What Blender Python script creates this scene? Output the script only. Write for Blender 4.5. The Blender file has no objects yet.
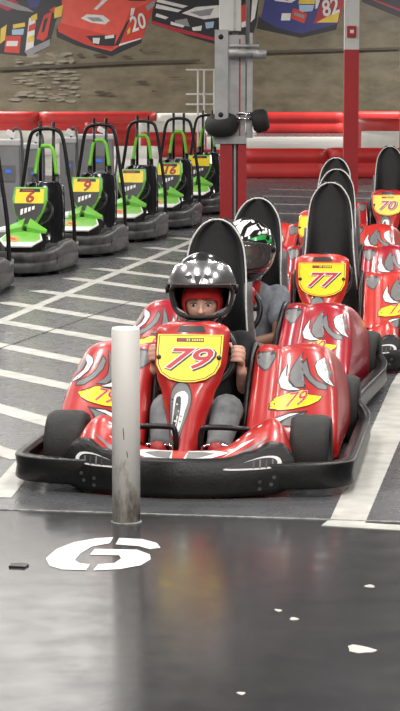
import bpy, bmesh, math, random
from mathutils import Vector, Matrix
from mathutils.bvhtree import BVHTree
random.seed(7)
R = math.radians
C = bpy.context.scene.collection

# ------------------------------------------------------------------ camera
CAM_H = 1.466
FPX = 2200.0
cam_d = bpy.data.cameras.new('camera')
cam_d.sensor_fit = 'VERTICAL'
cam_d.sensor_height = 24.0
cam_d.lens = FPX / 711.0 * 24.0
cam_d.clip_end = 300
cam = bpy.data.objects.new('camera', cam_d)
C.objects.link(cam)
cam.location = (0, 0, CAM_H)
cam.rotation_euler = (R(90) - math.atan(270.5 / FPX), 0, 0)
bpy.context.scene.camera = cam

# ------------------------------------------------------------------ world, lamps, exposure
sc = bpy.context.scene
sc.view_settings.view_transform = 'Standard'
sc.view_settings.look = 'None'
sc.view_settings.gamma = 1.0
sc.view_settings.use_curve_mapping = False
sc.view_settings.exposure = -0.2
w = bpy.data.worlds.new('hall_air')
sc.world = w
w.use_nodes = True
w.node_tree.nodes['Background'].inputs[0].default_value = (0.9, 0.95, 1.0, 1)
w.node_tree.nodes['Background'].inputs[1].default_value = 0.15

CEIL = 6.6
def lamp(x, y, sx, sy, e, col=(1.0, 0.97, 0.92)):
    l = bpy.data.lights.new('ceiling_lamp', 'AREA')
    l.shape = 'RECTANGLE'
    l.size = sx
    l.size_y = sy
    l.energy = e
    l.color = col
    o = bpy.data.objects.new('ceiling_lamp', l)
    o.location = (x, y, CEIL - 0.25)
    C.objects.link(o)
    return o
for yy in (0.5, 5.5, 10.5, 15.5):
    for xx in (-6.0, -2.0, 2.0, 6.0):
        lamp(xx, yy, 0.5, 1.6, 200)
for xx in (-8.0, 8.0):
    lamp(xx, 21.0, 0.5, 1.6, 300)
for yy in (28.0, 42.0, 56.0):
    for xx in (-13.0, 13.0):
        lamp(xx, yy, 0.9, 2.4, 1500)
for xx in (-14.0, -7.5, 7.5, 14.0):
    lamp(xx, 66.0, 2.4, 0.9, 1700)
lamp(-3.9, 28.5, 5.6, 13.0, 800)          # added area light, unseen; brightens the floor reflection at left
for xx in (-2.5, 0.5, 3.5):
    lamp(xx, -4.0, 1.6, 0.5, 330)

# ------------------------------------------------------------------ helpers
MATS = {}
def pbr(name, col, rough=0.5, metal=0.0, coat=0.0, noise=0.0, nscale=20.0, bump=0.0, bscale=60.0, spec=None, trans=0.0, alpha=1.0):
    m = bpy.data.materials.new(name)
    m.use_nodes = True
    nt = m.node_tree
    b = nt.nodes['Principled BSDF']
    b.inputs['Base Color'].default_value = (*col, 1)
    b.inputs['Roughness'].default_value = rough
    b.inputs['Metallic'].default_value = metal
    b.inputs['Coat Weight'].default_value = coat
    b.inputs['Coat Roughness'].default_value = 0.08
    if spec is not None:
        b.inputs['Specular IOR Level'].default_value = spec
    b.inputs['Transmission Weight'].default_value = trans
    b.inputs['Alpha'].default_value = alpha
    tc = nt.nodes.new('ShaderNodeTexCoord')
    if noise > 0:
        n = nt.nodes.new('ShaderNodeTexNoise')
        n.inputs['Scale'].default_value = nscale
        n.inputs['Detail'].default_value = 5
        nt.links.new(tc.outputs['Object'], n.inputs['Vector'])
        r = nt.nodes.new('ShaderNodeValToRGB')
        r.color_ramp.elements[0].position = 0.3
        r.color_ramp.elements[1].position = 0.7
        r.color_ramp.elements[0].color = (*[c * (1 - noise) for c in col], 1)
        r.color_ramp.elements[1].color = (*[min(1, c * (1 + noise)) for c in col], 1)
        nt.links.new(n.outputs['Fac'], r.inputs['Fac'])
        nt.links.new(r.outputs['Color'], b.inputs['Base Color'])
    if bump > 0:
        n2 = nt.nodes.new('ShaderNodeTexNoise')
        n2.inputs['Scale'].default_value = bscale
        n2.inputs['Detail'].default_value = 4
        nt.links.new(tc.outputs['Object'], n2.inputs['Vector'])
        bp = nt.nodes.new('ShaderNodeBump')
        bp.inputs['Strength'].default_value = bump
        bp.inputs['Distance'].default_value = 0.01
        nt.links.new(n2.outputs['Fac'], bp.inputs['Height'])
        nt.links.new(bp.outputs['Normal'], b.inputs['Normal'])
    MATS[name] = m
    return m

RED = pbr('red_plastic', (0.41, 0.014, 0.014), 0.33, coat=0.25, noise=0.08, nscale=9)
CRIM = pbr('crimson_plastic', (0.36, 0.008, 0.022), 0.28, coat=0.4, noise=0.08, nscale=9)
ORED = pbr('orange_red_plastic', (0.52, 0.028, 0.02), 0.3, coat=0.4, noise=0.08, nscale=9)
BLK = pbr('black_plastic', (0.006, 0.006, 0.0065), 0.34, noise=0.4, nscale=25, bump=0.12, bscale=90, spec=0.36)
SCUFF = pbr('scuffed_black_plastic', (0.055, 0.055, 0.056), 0.38, noise=0.6, nscale=14, bump=0.2, bscale=40)
RUB = pbr('tyre_rubber', (0.018, 0.0175, 0.017), 0.72, noise=0.25, nscale=30, bump=0.2, bscale=120)
VINYL = pbr('black_seat_vinyl', (0.009, 0.009, 0.010), 0.55, noise=0.25, nscale=40, bump=0.1, bscale=200, spec=0.28)
GLOSSB = pbr('glossy_black', (0.01, 0.01, 0.012), 0.12, coat=0.5, noise=0.2, nscale=20)
GVINYL = pbr('grey_vinyl', (0.075, 0.075, 0.08), 0.6, noise=0.2, nscale=30)
PIPE = pbr('white_piping', (0.6, 0.6, 0.58), 0.5, noise=0.2, nscale=60)
STEEL = pbr('steel', (0.45, 0.45, 0.46), 0.32, 1.0, noise=0.15, nscale=40)
CHROME = pbr('chrome', (0.7, 0.7, 0.72), 0.12, 1.0, noise=0.05, nscale=30)
YEL = pbr('plate_yellow', (0.85, 0.62, 0.01), 0.35, noise=0.05, nscale=30)
WHT = pbr('vinyl_white', (0.74, 0.74, 0.73), 0.35, noise=0.06, nscale=40)
GRY = pbr('vinyl_grey', (0.15, 0.15, 0.155), 0.4, noise=0.08, nscale=40)
DGRY = pbr('vinyl_dark_grey', (0.05, 0.05, 0.053), 0.3, noise=0.2, nscale=40)
INK = pbr('ink_black', (0.012, 0.011, 0.011), 0.4, noise=0.2, nscale=40)
NRED = pbr('number_red', (0.48, 0.012, 0.025), 0.4, noise=0.06, nscale=40)
ORNG = pbr('label_orange', (0.7, 0.28, 0.03), 0.45, noise=0.1, nscale=40)
GREEN = pbr('green_plastic', (0.16, 0.47, 0.06), 0.35, coat=0.2, noise=0.08, nscale=15)
LGREEN = pbr('green_belt_pad', (0.16, 0.50, 0.035), 0.6, noise=0.12, nscale=25)

def prop(o, label=None, cat=None, group=None, kind=None):
    if label: o['label'] = label
    if cat: o['category'] = cat
    if group: o['group'] = group
    if kind: o['kind'] = kind
    return o

def thing(name, label, cat, loc=(0, 0, 0), rotz=0.0, group=None):
    o = bpy.data.objects.new(name, None)
    o.empty_display_size = 0.1
    C.objects.link(o)
    o.location = loc
    o.rotation_euler = (0, 0, rotz)
    return prop(o, label, cat, group)

class MB:
    def __init__(s):
        s.v = []; s.f = []; s.mi = []; s.mats = []; s.sm = []
    def m(s, mat):
        if mat not in s.mats: s.mats.append(mat)
        return s.mats.index(mat)
    def add(s, vs, fs, mat, smooth=True):
        o = len(s.v); k = s.m(mat)
        s.v += [Vector(p) for p in vs]
        for f in fs:
            s.f.append([i + o for i in f]); s.mi.append(k); s.sm.append(smooth)
    def box(s, c, d, mat, M=None, bev=0.0):
        bm = bmesh.new()
        bmesh.ops.create_cube(bm, size=1.0)
        for q in bm.verts: q.co = Vector((q.co.x * d[0], q.co.y * d[1], q.co.z * d[2]))
        if bev > 0:
            bmesh.ops.bevel(bm, geom=bm.edges[:], offset=bev, segments=2, affect='EDGES', profile=0.5)
        T = Matrix.Translation(Vector(c))
        if M is not None: T = T @ M
        bm.verts.ensure_lookup_table()
        vs = [T @ q.co for q in bm.verts]
        fs = [[q.index for q in f.verts] for f in bm.faces]
        bm.free()
        s.add(vs, fs, mat, False)
    def tube(s, pts, r, mat, seg=10, closed=False, caps=True):
        pts = [Vector(p) for p in pts]; n = len(pts)
        rr = r if isinstance(r, (list, tuple)) else [r] * n
        vs = []; fs = []
        T0 = None; N = None
        for i in range(n):
            if closed: t = pts[(i + 1) % n] - pts[i - 1]
            else: t = pts[min(i + 1, n - 1)] - pts[max(i - 1, 0)]
            t.normalize()
            if N is None:
                a = Vector((0, 0, 1)) if abs(t.z) < 0.9 else Vector((1, 0, 0))
                N = a - t * a.dot(t); N.normalize()
            else:
                N = N - t * N.dot(t); N.normalize()
            B = t.cross(N)
            for k in range(seg):
                a = 2 * math.pi * k / seg
                vs.append(pts[i] + (N * math.cos(a) + B * math.sin(a)) * rr[i])
        m = n if closed else n - 1
        for i in range(m):
            j = (i + 1) % n
            for k in range(seg):
                fs.append([i * seg + k, i * seg + (k + 1) % seg, j * seg + (k + 1) % seg, j * seg + k])
        if caps and not closed:
            fs.append(list(range(seg))[::-1]); fs.append([(n - 1) * seg + k for k in range(seg)])
        s.add(vs, fs, mat)
    def lathe(s, prof, mat, M=Matrix.Identity(4), seg=28, closed=False):
        # prof: (radius, height) about the local z axis
        n = len(prof); vs = []; fs = []
        for (r, h) in prof:
            for k in range(seg):
                a = 2 * math.pi * k / seg
                vs.append(M @ Vector((r * math.cos(a), r * math.sin(a), h)))
        for i in range(n if closed else n - 1):
            j = (i + 1) % n
            for k in range(seg):
                fs.append([i * seg + k, i * seg + (k + 1) % seg, j * seg + (k + 1) % seg, j * seg + k])
        if not closed:
            fs.append(list(range(seg))[::-1]); fs.append([(n - 1) * seg + k for k in range(seg)])
        s.add(vs, fs, mat)
    def grid(s, rows, mat, closed_u=False, flip=False):
        n = len(rows); m = len(rows[0]); vs = [p for r in rows for p in r]; fs = []
        for i in range(n - 1):
            for j in range(m if closed_u else m - 1):
                k = (j + 1) % m
                f = [i * m + j, i * m + k, (i + 1) * m + k, (i + 1) * m + j]
                fs.append(f[::-1] if flip else f)
        s.add(vs, fs, mat)
    def loft(s, loops, mat, caps=True):
        m = len(loops[0])
        s.grid(loops, mat, closed_u=True)
        if caps:
            s.add(loops[0], [list(range(m))[::-1]], mat); s.add(loops[-1], [list(range(m))], mat)
    def plate(s, pts, th, mat, nrm):
        # flat polygon given a thickness along nrm
        nrm = Vector(nrm).normalized(); n = len(pts)
        a = [Vector(p) for p in pts]; b = [p + nrm * th for p in a]
        fs = [list(range(n)), [n + i for i in range(n)][::-1]]
        for i in range(n):
            j = (i + 1) % n
            fs.append([i, n + i, n + j, j])
        s.add(a + b, fs, mat, False)
    def build(s, name, parent=None, sub=0, solid=0.0, off=-1, bevel=0.0, merge=True, flat=False):
        me = bpy.data.meshes.new(name)
        bm = bmesh.new()
        vv = [bm.verts.new(p) for p in s.v]
        for f, k, q in zip(s.f, s.mi, s.sm):
            try:
                fc = bm.faces.new([vv[i] for i in f]); fc.material_index = k; fc.smooth = q and not flat
            except ValueError: pass
        if merge: bmesh.ops.remove_doubles(bm, verts=bm.verts, dist=1e-5)
        bmesh.ops.recalc_face_normals(bm, faces=bm.faces)
        bm.to_mesh(me); bm.free()
        for m in s.mats: me.materials.append(m)
        o = bpy.data.objects.new(name, me); C.objects.link(o)
        if solid or sub or bevel:
            if solid:
                q = o.modifiers.new('thick', 'SOLIDIFY'); q.thickness = solid; q.offset = off
            if bevel:
                q = o.modifiers.new('bevel', 'BEVEL'); q.width = bevel; q.segments = 2
            if sub:
                q = o.modifiers.new('sub', 'SUBSURF'); q.levels = sub; q.render_levels = sub
            bake(o)
        if parent: o.parent = parent
        return o

def bake(o):
    dg = bpy.context.evaluated_depsgraph_get()
    dg.update()
    me = bpy.data.meshes.new_from_object(o.evaluated_get(dg))
    o.modifiers.clear()
    o.data = me
    me.name = o.name
    return o

def bvh(*obs):
    vs = []; fs = []
    for o in obs:
        k = len(vs)
        vs += [v.co.copy() for v in o.data.vertices]
        fs += [[i + k for i in p.vertices] for p in o.data.polygons]
    return BVHTree.FromPolygons(vs, fs)

def split_poly(pts, h):
    bm = bmesh.new()
    f = bm.faces.new([bm.verts.new((p[0], p[1], 0)) for p in pts])
    bmesh.ops.triangulate(bm, faces=[f])
    for _ in range(5):
        es = [e for e in bm.edges if e.calc_length() > h]
        if not es: break
        bmesh.ops.subdivide_edges(bm, edges=es, cuts=1)
        bmesh.ops.triangulate(bm, faces=bm.faces[:])
    bm.verts.ensure_lookup_table()
    vs = [(v.co.x, v.co.y) for v in bm.verts]
    for i, v in enumerate(bm.verts): v.index = i
    fs = [[v.index for v in q.verts] for q in bm.faces]
    bm.free()
    return vs, fs

def decal(mb, tree, pts, mat, mapf, direction, eps=0.0015, h=0.025):
    # lays a flat outline on a surface: mapf(a, b) -> 3D start point, cast along direction
    vs, fs = split_poly(pts, h)
    d = Vector(direction).normalized(); out = []; ok = []
    for a, b in vs:
        p = Vector(mapf(a, b))
        hit, n, i, dist = tree.ray_cast(p, d)
        if hit is None:
            hit, n, i, dist = tree.find_nearest(p + d * 0.5)
            ok.append(False)
        else: ok.append(True)
        out.append(hit - d * eps)
    mb.add(out, [f for f in fs if sum(ok[i] for i in f) >= 2], mat, True)

FONT_CACHE = {}
def text_polys(txt, shear=0.0, off=0.0, res=3):
    key = (txt, shear, off)
    if key in FONT_CACHE: return FONT_CACHE[key]
    cu = bpy.data.curves.new('t', 'FONT')
    cu.body = txt; cu.size = 1.0; cu.shear = shear; cu.offset = off
    cu.align_x = 'CENTER'; cu.align_y = 'CENTER'; cu.resolution_u = res
    cu.fill_mode = 'BOTH' if False else 'FRONT'
    o = bpy.data.objects.new('t', cu); C.objects.link(o)
    dg = bpy.context.evaluated_depsgraph_get(); dg.update()
    me = bpy.data.meshes.new_from_object(o.evaluated_get(dg))
    vs = [(v.co.x, v.co.y) for v in me.vertices]; fs = [list(p.vertices) for p in me.polygons]
    bpy.data.objects.remove(o); bpy.data.curves.remove(cu); bpy.data.meshes.remove(me)
    FONT_CACHE[key] = (vs, fs)
    return vs, fs

def put_text(mb, txt, mat, mapf, size, shear=0.0, off=0.0, sx=1.0):
    if not txt: return
    vs, fs = text_polys(txt, shear, off)
    mb.add([mapf(x * size * sx, y * size) for x, y in vs], fs, mat, False)

def smooth_closed(pts, n=4):
    # Catmull-Rom through a closed outline
    out = []; k = len(pts)
    for i in range(k):
        p0, p1, p2, p3 = pts[i - 1], pts[i], pts[(i + 1) % k], pts[(i + 2) % k]
        for j in range(n):
            t = j / n
            out.append(tuple(0.5 * (2 * b + (c - a) * t + (2 * a - 5 * b + 4 * c - d) * t * t + (3 * b - a - 3 * c + d) * t ** 3) for a, b, c, d in zip(p0, p1, p2, p3)))
    return out

def spline(pts, n=6):
    out = []; k = len(pts)
    for i in range(k - 1):
        p0, p1, p2, p3 = pts[max(i - 1, 0)], pts[i], pts[i + 1], pts[min(i + 2, k - 1)]
        for j in range(n):
            t = j / n
            out.append(tuple(0.5 * (2 * b + (c - a) * t + (2 * a - 5 * b + 4 * c - d) * t * t + (3 * b - a - 3 * c + d) * t ** 3) for a, b, c, d in zip(p0, p1, p2, p3)))
    out.append(tuple(pts[-1]))
    return out

def lerp(a, b, t): return a + (b - a) * t
def interp(xs, ys, x):
    if x <= xs[0]: return ys[0]
    for i in range(len(xs) - 1):
        if x <= xs[i + 1]:
            t = (x - xs[i]) / (xs[i + 1] - xs[i]); t = t * t * (3 - 2 * t)
            return lerp(ys[i], ys[i + 1], t)
    return ys[-1]

def dup(root, loc, rotz, label, group=None):
    r = root.copy(); C.objects.link(r)
    r.location = loc; r.rotation_euler = (0, 0, rotz); r['label'] = label
    if group: r['group'] = group
    for ch in root.children:
        c = ch.copy(); C.objects.link(c); c.parent = r
        for g in ch.children:
            d = g.copy(); C.objects.link(d); d.parent = c
    return r

# ------------------------------------------------------------------ floor, walls, ceiling
def floor_material():
    m = bpy.data.materials.new('sealed_asphalt'); m.use_nodes = True
    nt = m.node_tree; b = nt.nodes['Principled BSDF']; L = nt.links
    tc = nt.nodes.new('ShaderNodeTexCoord')
    n1 = nt.nodes.new('ShaderNodeTexNoise'); n1.inputs['Scale'].default_value = 1.1; n1.inputs['Detail'].default_value = 6
    n2 = nt.nodes.new('ShaderNodeTexNoise'); n2.inputs['Scale'].default_value = 60; n2.inputs['Detail'].default_value = 3
    n3 = nt.nodes.new('ShaderNodeTexNoise'); n3.inputs['Scale'].default_value = 9; n3.inputs['Detail'].default_value = 8
    for n in (n1, n2, n3): L.new(tc.outputs['Object'], n.inputs['Vector'])
    r1 = nt.nodes.new('ShaderNodeValToRGB')
    r1.color_ramp.elements[0].position = 0.3; r1.color_ramp.elements[0].color = (0.033, 0.034, 0.036, 1)
    r1.color_ramp.elements[1].position = 0.72; r1.color_ramp.elements[1].color = (0.052, 0.052, 0.055, 1)
    L.new(n1.outputs['Fac'], r1.inputs['Fac'])
    r2 = nt.nodes.new('ShaderNodeValToRGB')
    r2.color_ramp.elements[0].position = 0.35; r2.color_ramp.elements[0].color = (0.88, 0.88, 0.88, 1)
    r2.color_ramp.elements[1].position = 0.7; r2.color_ramp.elements[1].color = (1.06, 1.06, 1.06, 1)
    L.new(n2.outputs['Fac'], r2.inputs['Fac'])
    mx = nt.nodes.new('ShaderNodeMix'); mx.data_type = 'RGBA'; mx.blend_type = 'MULTIPLY'; mx.inputs[0].default_value = 1.0
    L.new(r1.outputs['Color'], mx.inputs[6]); L.new(r2.outputs['Color'], mx.inputs[7])
    # the near slab has a fresher coat of sealer: smoother than the lane
    sp = nt.nodes.new('ShaderNodeSeparateXYZ'); L.new(tc.outputs['Object'], sp.inputs[0])
    ma = nt.nodes.new('ShaderNodeMath'); ma.operation = 'MULTIPLY_ADD'; ma.inputs[1].default_value = 0.15
    L.new(sp.outputs['X'], ma.inputs[0]); L.new(sp.outputs['Y'], ma.inputs[2])
    gt = nt.nodes.new('ShaderNodeMath'); gt.operation = 'GREATER_THAN'; gt.inputs[1].default_value = 7.42
    L.new(ma.outputs[0], gt.inputs[0])
    wm = nt.nodes.new('ShaderNodeMix'); wm.data_type = 'RGBA'; wm.blend_type = 'MULTIPLY'; wm.inputs[7].default_value = (2.15, 2.15, 2.2, 1)  # lane: greyer floor, plus reflected sheen painted into its base colour
    L.new(gt.outputs[0], wm.inputs[0]); L.new(mx.outputs[2], wm.inputs[6])
    L.new(wm.outputs[2], b.inputs['Base Color'])
    rr = nt.nodes.new('ShaderNodeMapRange'); rr.inputs['From Min'].default_value = 0.3; rr.inputs['From Max'].default_value = 0.7
    rr.inputs['To Min'].default_value = 0.14; rr.inputs['To Max'].default_value = 0.22
    L.new(n3.outputs['Fac'], rr.inputs['Value'])
    ad = nt.nodes.new('ShaderNodeMath'); ad.operation = 'MULTIPLY_ADD'; ad.inputs[1].default_value = 0.10
    L.new(gt.outputs[0], ad.inputs[0]); L.new(rr.outputs[0], ad.inputs[2])
    L.new(ad.outputs[0], b.inputs['Roughness'])
    b.inputs['Specular IOR Level'].default_value = 0.34
    bp = nt.nodes.new('ShaderNodeBump'); bp.inputs['Strength'].default_value = 0.012; bp.inputs['Distance'].default_value = 0.01
    L.new(n2.outputs['Fac'], bp.inputs['Height']); L.new(bp.outputs['Normal'], b.inputs['Normal'])
    return m
FLOORM = floor_material()
PAINT = pbr('floor_paint', (0.44, 0.43, 0.40), 0.45, noise=0.22, nscale=9, bump=0.05)
SEAM = pbr('seam_dust', (0.25, 0.25, 0.24), 0.8, noise=0.5, nscale=30)
WALLM = pbr('wall_paint', (0.55, 0.54, 0.5), 0.7, noise=0.04, nscale=2)
DARKW = pbr('dark_wall_paint', (0.10, 0.10, 0.11), 0.7, noise=0.1, nscale=2)
CEILW = pbr('ceiling_white', (0.62, 0.62, 0.60), 0.8, noise=0.05, nscale=2)
CEILD = pbr('ceiling_dark', (0.06, 0.06, 0.065), 0.8, noise=0.2, nscale=2)

X0, X1, Y0, Y1 = -24, 24, -7, 76
b = MB(); b.box((0, (Y0 + Y1) / 2, -0.1), (X1 - X0, Y1 - Y0, 0.2), FLOORM); floor = b.build('floor'); prop(floor, kind='structure')
b = MB(); b.box((0, Y1 + 0.1, CEIL / 2), (X1 - X0, 0.2, CEIL), WALLM); prop(b.build('wall_back'), kind='structure')
b = MB(); b.box((X0 - 0.1, (Y0 + Y1) / 2, CEIL / 2), (0.2, Y1 - Y0, CEIL), WALLM); prop(b.build('wall_left'), kind='structure')
b = MB(); b.box((X1 + 0.1, (Y0 + Y1) / 2, CEIL / 2), (0.2, Y1 - Y0, CEIL), DARKW); prop(b.build('wall_right'), kind='structure')
b = MB(); b.box((0, Y0 - 0.1, CEIL / 2), (X1 - X0, 0.2, CEIL), WALLM); prop(b.build('wall_front'), kind='structure')
b = MB()
XS = -1.2
b.box(((X0 + XS) / 2, (Y0 + Y1) / 2, CEIL + 0.1), (XS - X0, Y1 - Y0, 0.2), CEILW)
b.box(((X1 + XS) / 2, (Y0 + Y1) / 2, CEIL + 0.1), (X1 - XS, Y1 - Y0, 0.2), CEILD)
prop(b.build('ceiling'), kind='structure')

# painted floor markings: thin coats of paint on the floor
NSTRIP = [0]
def strip(name, p, q, wd, mat=PAINT, z=0.0012):
    NSTRIP[0] += 1; z += NSTRIP[0] * 0.00008
    p = Vector((p[0], p[1])); q = Vector((q[0], q[1])); d = (q - p).normalized(); n = Vector((-d.y, d.x)) * wd / 2
    m = MB(); k = max(1, int((q - p).length / 0.4))
    pts = [p + n, q + n, q - n, p - n]
    m.plate([(a.x, a.y, 0.0002) for a in pts], z, mat, (0, 0, 1))
    return m.build(name, floor)
bd = Vector((0.165, 0.98)).normalized()
left_ends = [(-0.671, 9.535), (-0.614, 10.625), (-0.6, 11.60), (-0.45, 12.55), (-0.345, 13.461), (-0.205, 14.462), (-0.16, 15.57), (-0.02, 16.55), (0.12, 17.7), (0.3, 18.9), (0.5, 20.2)]
slope = [(-0.242, 0.405), (-0.414, 0.582), (-0.522, 0.774), (-0.72, 1.00), (-0.863, 1.24), (-0.777, 1.02), (-0.68, 0.973), (-0.466, 0.632), (-0.45, 0.62), (-0.45, 0.62), (-0.45, 0.62)]
for (ex, ey), (sx, sy) in zip(left_ends, slope):
    t = 0.25
    bx = -1.2 + (ey - 14.0) * 0.158          # border line x at that depth
    # run from the lane border to a little beyond the visible end (under the karts)
    px, py = ex + sx, ey + sy
    k = (bx - 0.05 - ex) / sx if abs(sx) > 1e-3 else 1
    k = max(0.6, min(k, 1.9))
    strip('parking_line', (ex + sx * k, ey + sy * k), (ex - sx * t, ey - sy * t), 0.13)
strip('parking_line', (-1.05, 9.17), (-0.70, 8.58), 0.11)
strip('lane_border_line', (-1.60, 11.5), (0.62, 25.0), 0.075)
strip('lane_border_line', (-0.725, 7.75), (-0.64, 9.0), 0.10)
# right hand stall line with its short foot
m = MB()
m.plate([(0.430, 7.27, 0.0002), (0.553, 7.27, 0.0002), (0.92, 9.6, 0.0002), (1.75, 14.8, 0.0002), (1.62, 14.8, 0.0002), (0.94, 10.73, 0.0002), (0.775, 9.6, 0.0002)], 0.0012, PAINT, (0, 0, 1))
m.build('parking_line', floor)
strip('parking_line', (0.42, 7.285), (2.2, 6.72), 0.085)
# cross lines on the floor far behind the red karts
for k in range(7):
    yy = 19.5 + k * 1.9
    strip('parking_line', (0.1 + k * 0.15, yy + 0.3), (2.4 + k * 0.2, yy - 0.9), 0.07)
strip('floor_seam', (-1.5, 7.66), (2.2, 7.06), 0.012, SEAM, 0.0008)
strip('floor_seam', (-1.2, 11.9), (-0.45, 15.0), 0.012, INK, 0.0006)

# stencilled 6: three separate strokes
def gpx(x, y, z=0.0):
    T = math.atan(270.5 / FPX); u = (x - 200) / FPX; v = (355.5 - y) / FPX
    r = (u, math.cos(T) + v * math.sin(T), -math.sin(T) + v * math.cos(T)); t = (z - CAM_H) / r[2]
    return (r[0] * t, r[1] * t)
SA = [(222, 47), (175, 50), (118, 60), (72, 78), (42, 103), (52, 123), (85, 133), (150, 135), (160, 119), (132, 116), (120, 108), (135, 90), (165, 72), (213, 63)]
SB = [(172, 78), (285, 80), (320, 93), (322, 106), (295, 122), (240, 132), (168, 136), (182, 119), (225, 116), (243, 104), (238, 95), (160, 94)]
SC = [(238, 49), (300, 52), (338, 62), (348, 75), (320, 79), (290, 71), (228, 66)]
m = MB()
SIXP = pbr('stencil_white', (0.66, 0.66, 0.65), 0.45, noise=0.15, nscale=12)
for S in (SA, SB, SC):
    pts = [gpx(30 + x / 2.667, 520 + y / 2.667) for x, y in S]
    vs, fs = split_poly(pts, 0.5)
    m.add([(x, y, 0.0016) for x, y in vs], fs, SIXP, False)
m.build('painted_number', floor)
# scuffs and paint chips
for (x, y, L, wd, a) in [(0.42, 5.62, 0.065, 0.028, 0.55), (0.5, 6.35, 0.03, 0.012, 0.1), (0.22, 6.05, 0.018, 0.01, 0.4), (0.26, 5.95, 0.025, 0.01, 0.0), (0.50, 5.05, 0.03, 0.008, -0.5), (0.1, 5.2, 0.02, 0.008, 0.3)]:
    m = MB(); pts = []
    for k in range(10):
        t = 2 * math.pi * k / 10; rr = 1 + 0.2 * math.sin(3 * t + x * 9)
        u, v = L * math.cos(t) * rr * 0.5, wd * math.sin(t) * rr * 1.6
        pts.append((x + u * math.cos(a) - v * math.sin(a), y + u * math.sin(a) + v * math.cos(a), 0.0002))
    m.plate(pts, 0.001, PAINT, (0, 0, 1)); m.build('paint_chip', floor)
m = MB(); pts = [(-0.555 + dx, 6.62 + dy, 0.0002) for dx, dy in [(-0.03, -0.02), (0.02, -0.03), (0.03, 0.01), (0.0, 0.03), (-0.025, 0.02)]]
m.plate(pts, 0.006, INK, (0, 0, 1)); prop(m.build('rubber_crumb'), 'small black rubber crumb on the floor left of the painted number', 'rubber crumb')

# light concrete of the track beyond the pit lane
CONC = pbr('track_concrete', (0.50, 0.485, 0.455), 0.65, noise=0.12, nscale=0.8)
b = MB(); b.box((4, 49.5, 0.001), (36, 27, 0.004), CONC); b.build('track_surface', floor)

# ------------------------------------------------------------------ wall mural of race cars (flat print)
MY = 75.9
def mu(px, py, e=0.0):
    k = (MY) / FPX
    return ((px - 200) * k, MY - 0.02 - e, CAM_H + (85 - py) * k * 1.006)
def mural_material():
    m = bpy.data.materials.new('mural_asphalt_print'); m.use_nodes = True
    nt = m.node_tree; bs = nt.nodes['Principled BSDF']; L = nt.links
    tc = nt.nodes.new('ShaderNodeTexCoord')
    n = nt.nodes.new('ShaderNodeTexNoise'); n.inputs['Scale'].default_value = 0.9; n.inputs['Detail'].default_value = 9; n.inputs['Roughness'].default_value = 0.65
    mp = nt.nodes.new('ShaderNodeMapping'); mp.inputs['Scale'].default_value = (1, 1, 2.2)
    L.new(tc.outputs['Object'], mp.inputs['Vector']); L.new(mp.outputs[0], n.inputs['Vector'])
    r = nt.nodes.new('ShaderNodeValToRGB')
    e = r.color_ramp.elements
    e[0].position = 0.28; e[0].color = (0.075, 0.058, 0.036, 1)
    e[1].position = 0.75; e[1].color = (0.215, 0.185, 0.125, 1)
    k = e.new(0.5); k.color = (0.145, 0.12, 0.074, 1)
    L.new(n.outputs['Fac'], r.inputs['Fac']); L.new(r.outputs['Color'], bs.inputs['Base Color'])
    bs.inputs['Roughness'].default_value = 0.45
    return m
MASPH = mural_material()
def pr(name, c): return pbr('print_' + name, c, 0.45, noise=0.10, nscale=3)
P_ = {'black': pr('black', (0.012, 0.012, 0.018)), 'red': pr('red', (0.50, 0.035, 0.02)), 'bred': pr('bright_red', (0.62, 0.07, 0.045)), 'white': pr('white', (0.62, 0.60, 0.58)),
      'yellow': pr('yellow', (0.62, 0.44, 0.05)), 'blue': pr('blue', (0.025, 0.03, 0.16)), 'sky': pr('pale_blue', (0.30, 0.42, 0.55)), 'grey': pr('grey', (0.22, 0.22, 0.23)),
      'crim': pr('crimson', (0.33, 0.015, 0.03)), 'pale': pr('painted_glare', (0.25, 0.225, 0.175)), 'dark': pr('dark_asphalt', (0.06, 0.045, 0.03))}  # pale: lamp glare on the vinyl, painted in as a colour
mural = thing('wall_mural', 'long printed mural of stock cars racing across the back wall', 'mural', (0, MY, 0))
def mpart(name, polys, texts=()):
    m = MB()
    for i, (c, pts) in enumerate(polys):
        vs, fs = split_poly([mu(*p)[0::2] for p in pts], 9)
        m.add([(x, -0.022 - i * 0.002, z) for x, z in vs], fs, P_[c], False)
    for txt, c, (px, py), size, shear, rot, sx in texts:
        X, Y, Z = mu(px, py)
        def f(a, b, X=X, Z=Z, rot=rot): return (X + a * math.cos(rot) - b * math.sin(rot), -0.07, Z + a * math.sin(rot) + b * math.cos(rot))
        put_text(m, txt, P_[c], f, size, shear, 0.02, sx)
    o = m.build(name, mural, merge=False); return o
m = MB(); x0 = mu(-420, 0)[0]; x1 = mu(820, 0)[0]
m.plate([(x0, 0, .25), (x1, 0, .25), (x1, 0, 6.2), (x0, 0, 6.2)], .02, MASPH, (0, -1, 0)); m.build('printed_asphalt', mural)
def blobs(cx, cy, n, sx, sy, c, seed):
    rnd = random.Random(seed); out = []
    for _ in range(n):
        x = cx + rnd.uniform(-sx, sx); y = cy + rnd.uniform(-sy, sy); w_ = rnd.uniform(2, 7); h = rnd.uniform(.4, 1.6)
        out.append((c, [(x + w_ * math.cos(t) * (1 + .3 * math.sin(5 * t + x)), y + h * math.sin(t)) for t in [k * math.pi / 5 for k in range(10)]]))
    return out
mpart('painted_glare_and_asphalt', blobs(48, 78, 90, 32, 24, 'pale', 3) + blobs(130, 70, 10, 50, 25, 'dark', 5) + [('dark', [(0, 68), (120, 62), (200, 60), (200, 62), (120, 65), (0, 71)]), ('dark', [(240, 52), (400, 48), (400, 50), (240, 55)])])  # pale blobs paint ceiling-light glare; dark pieces are printed asphalt
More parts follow.
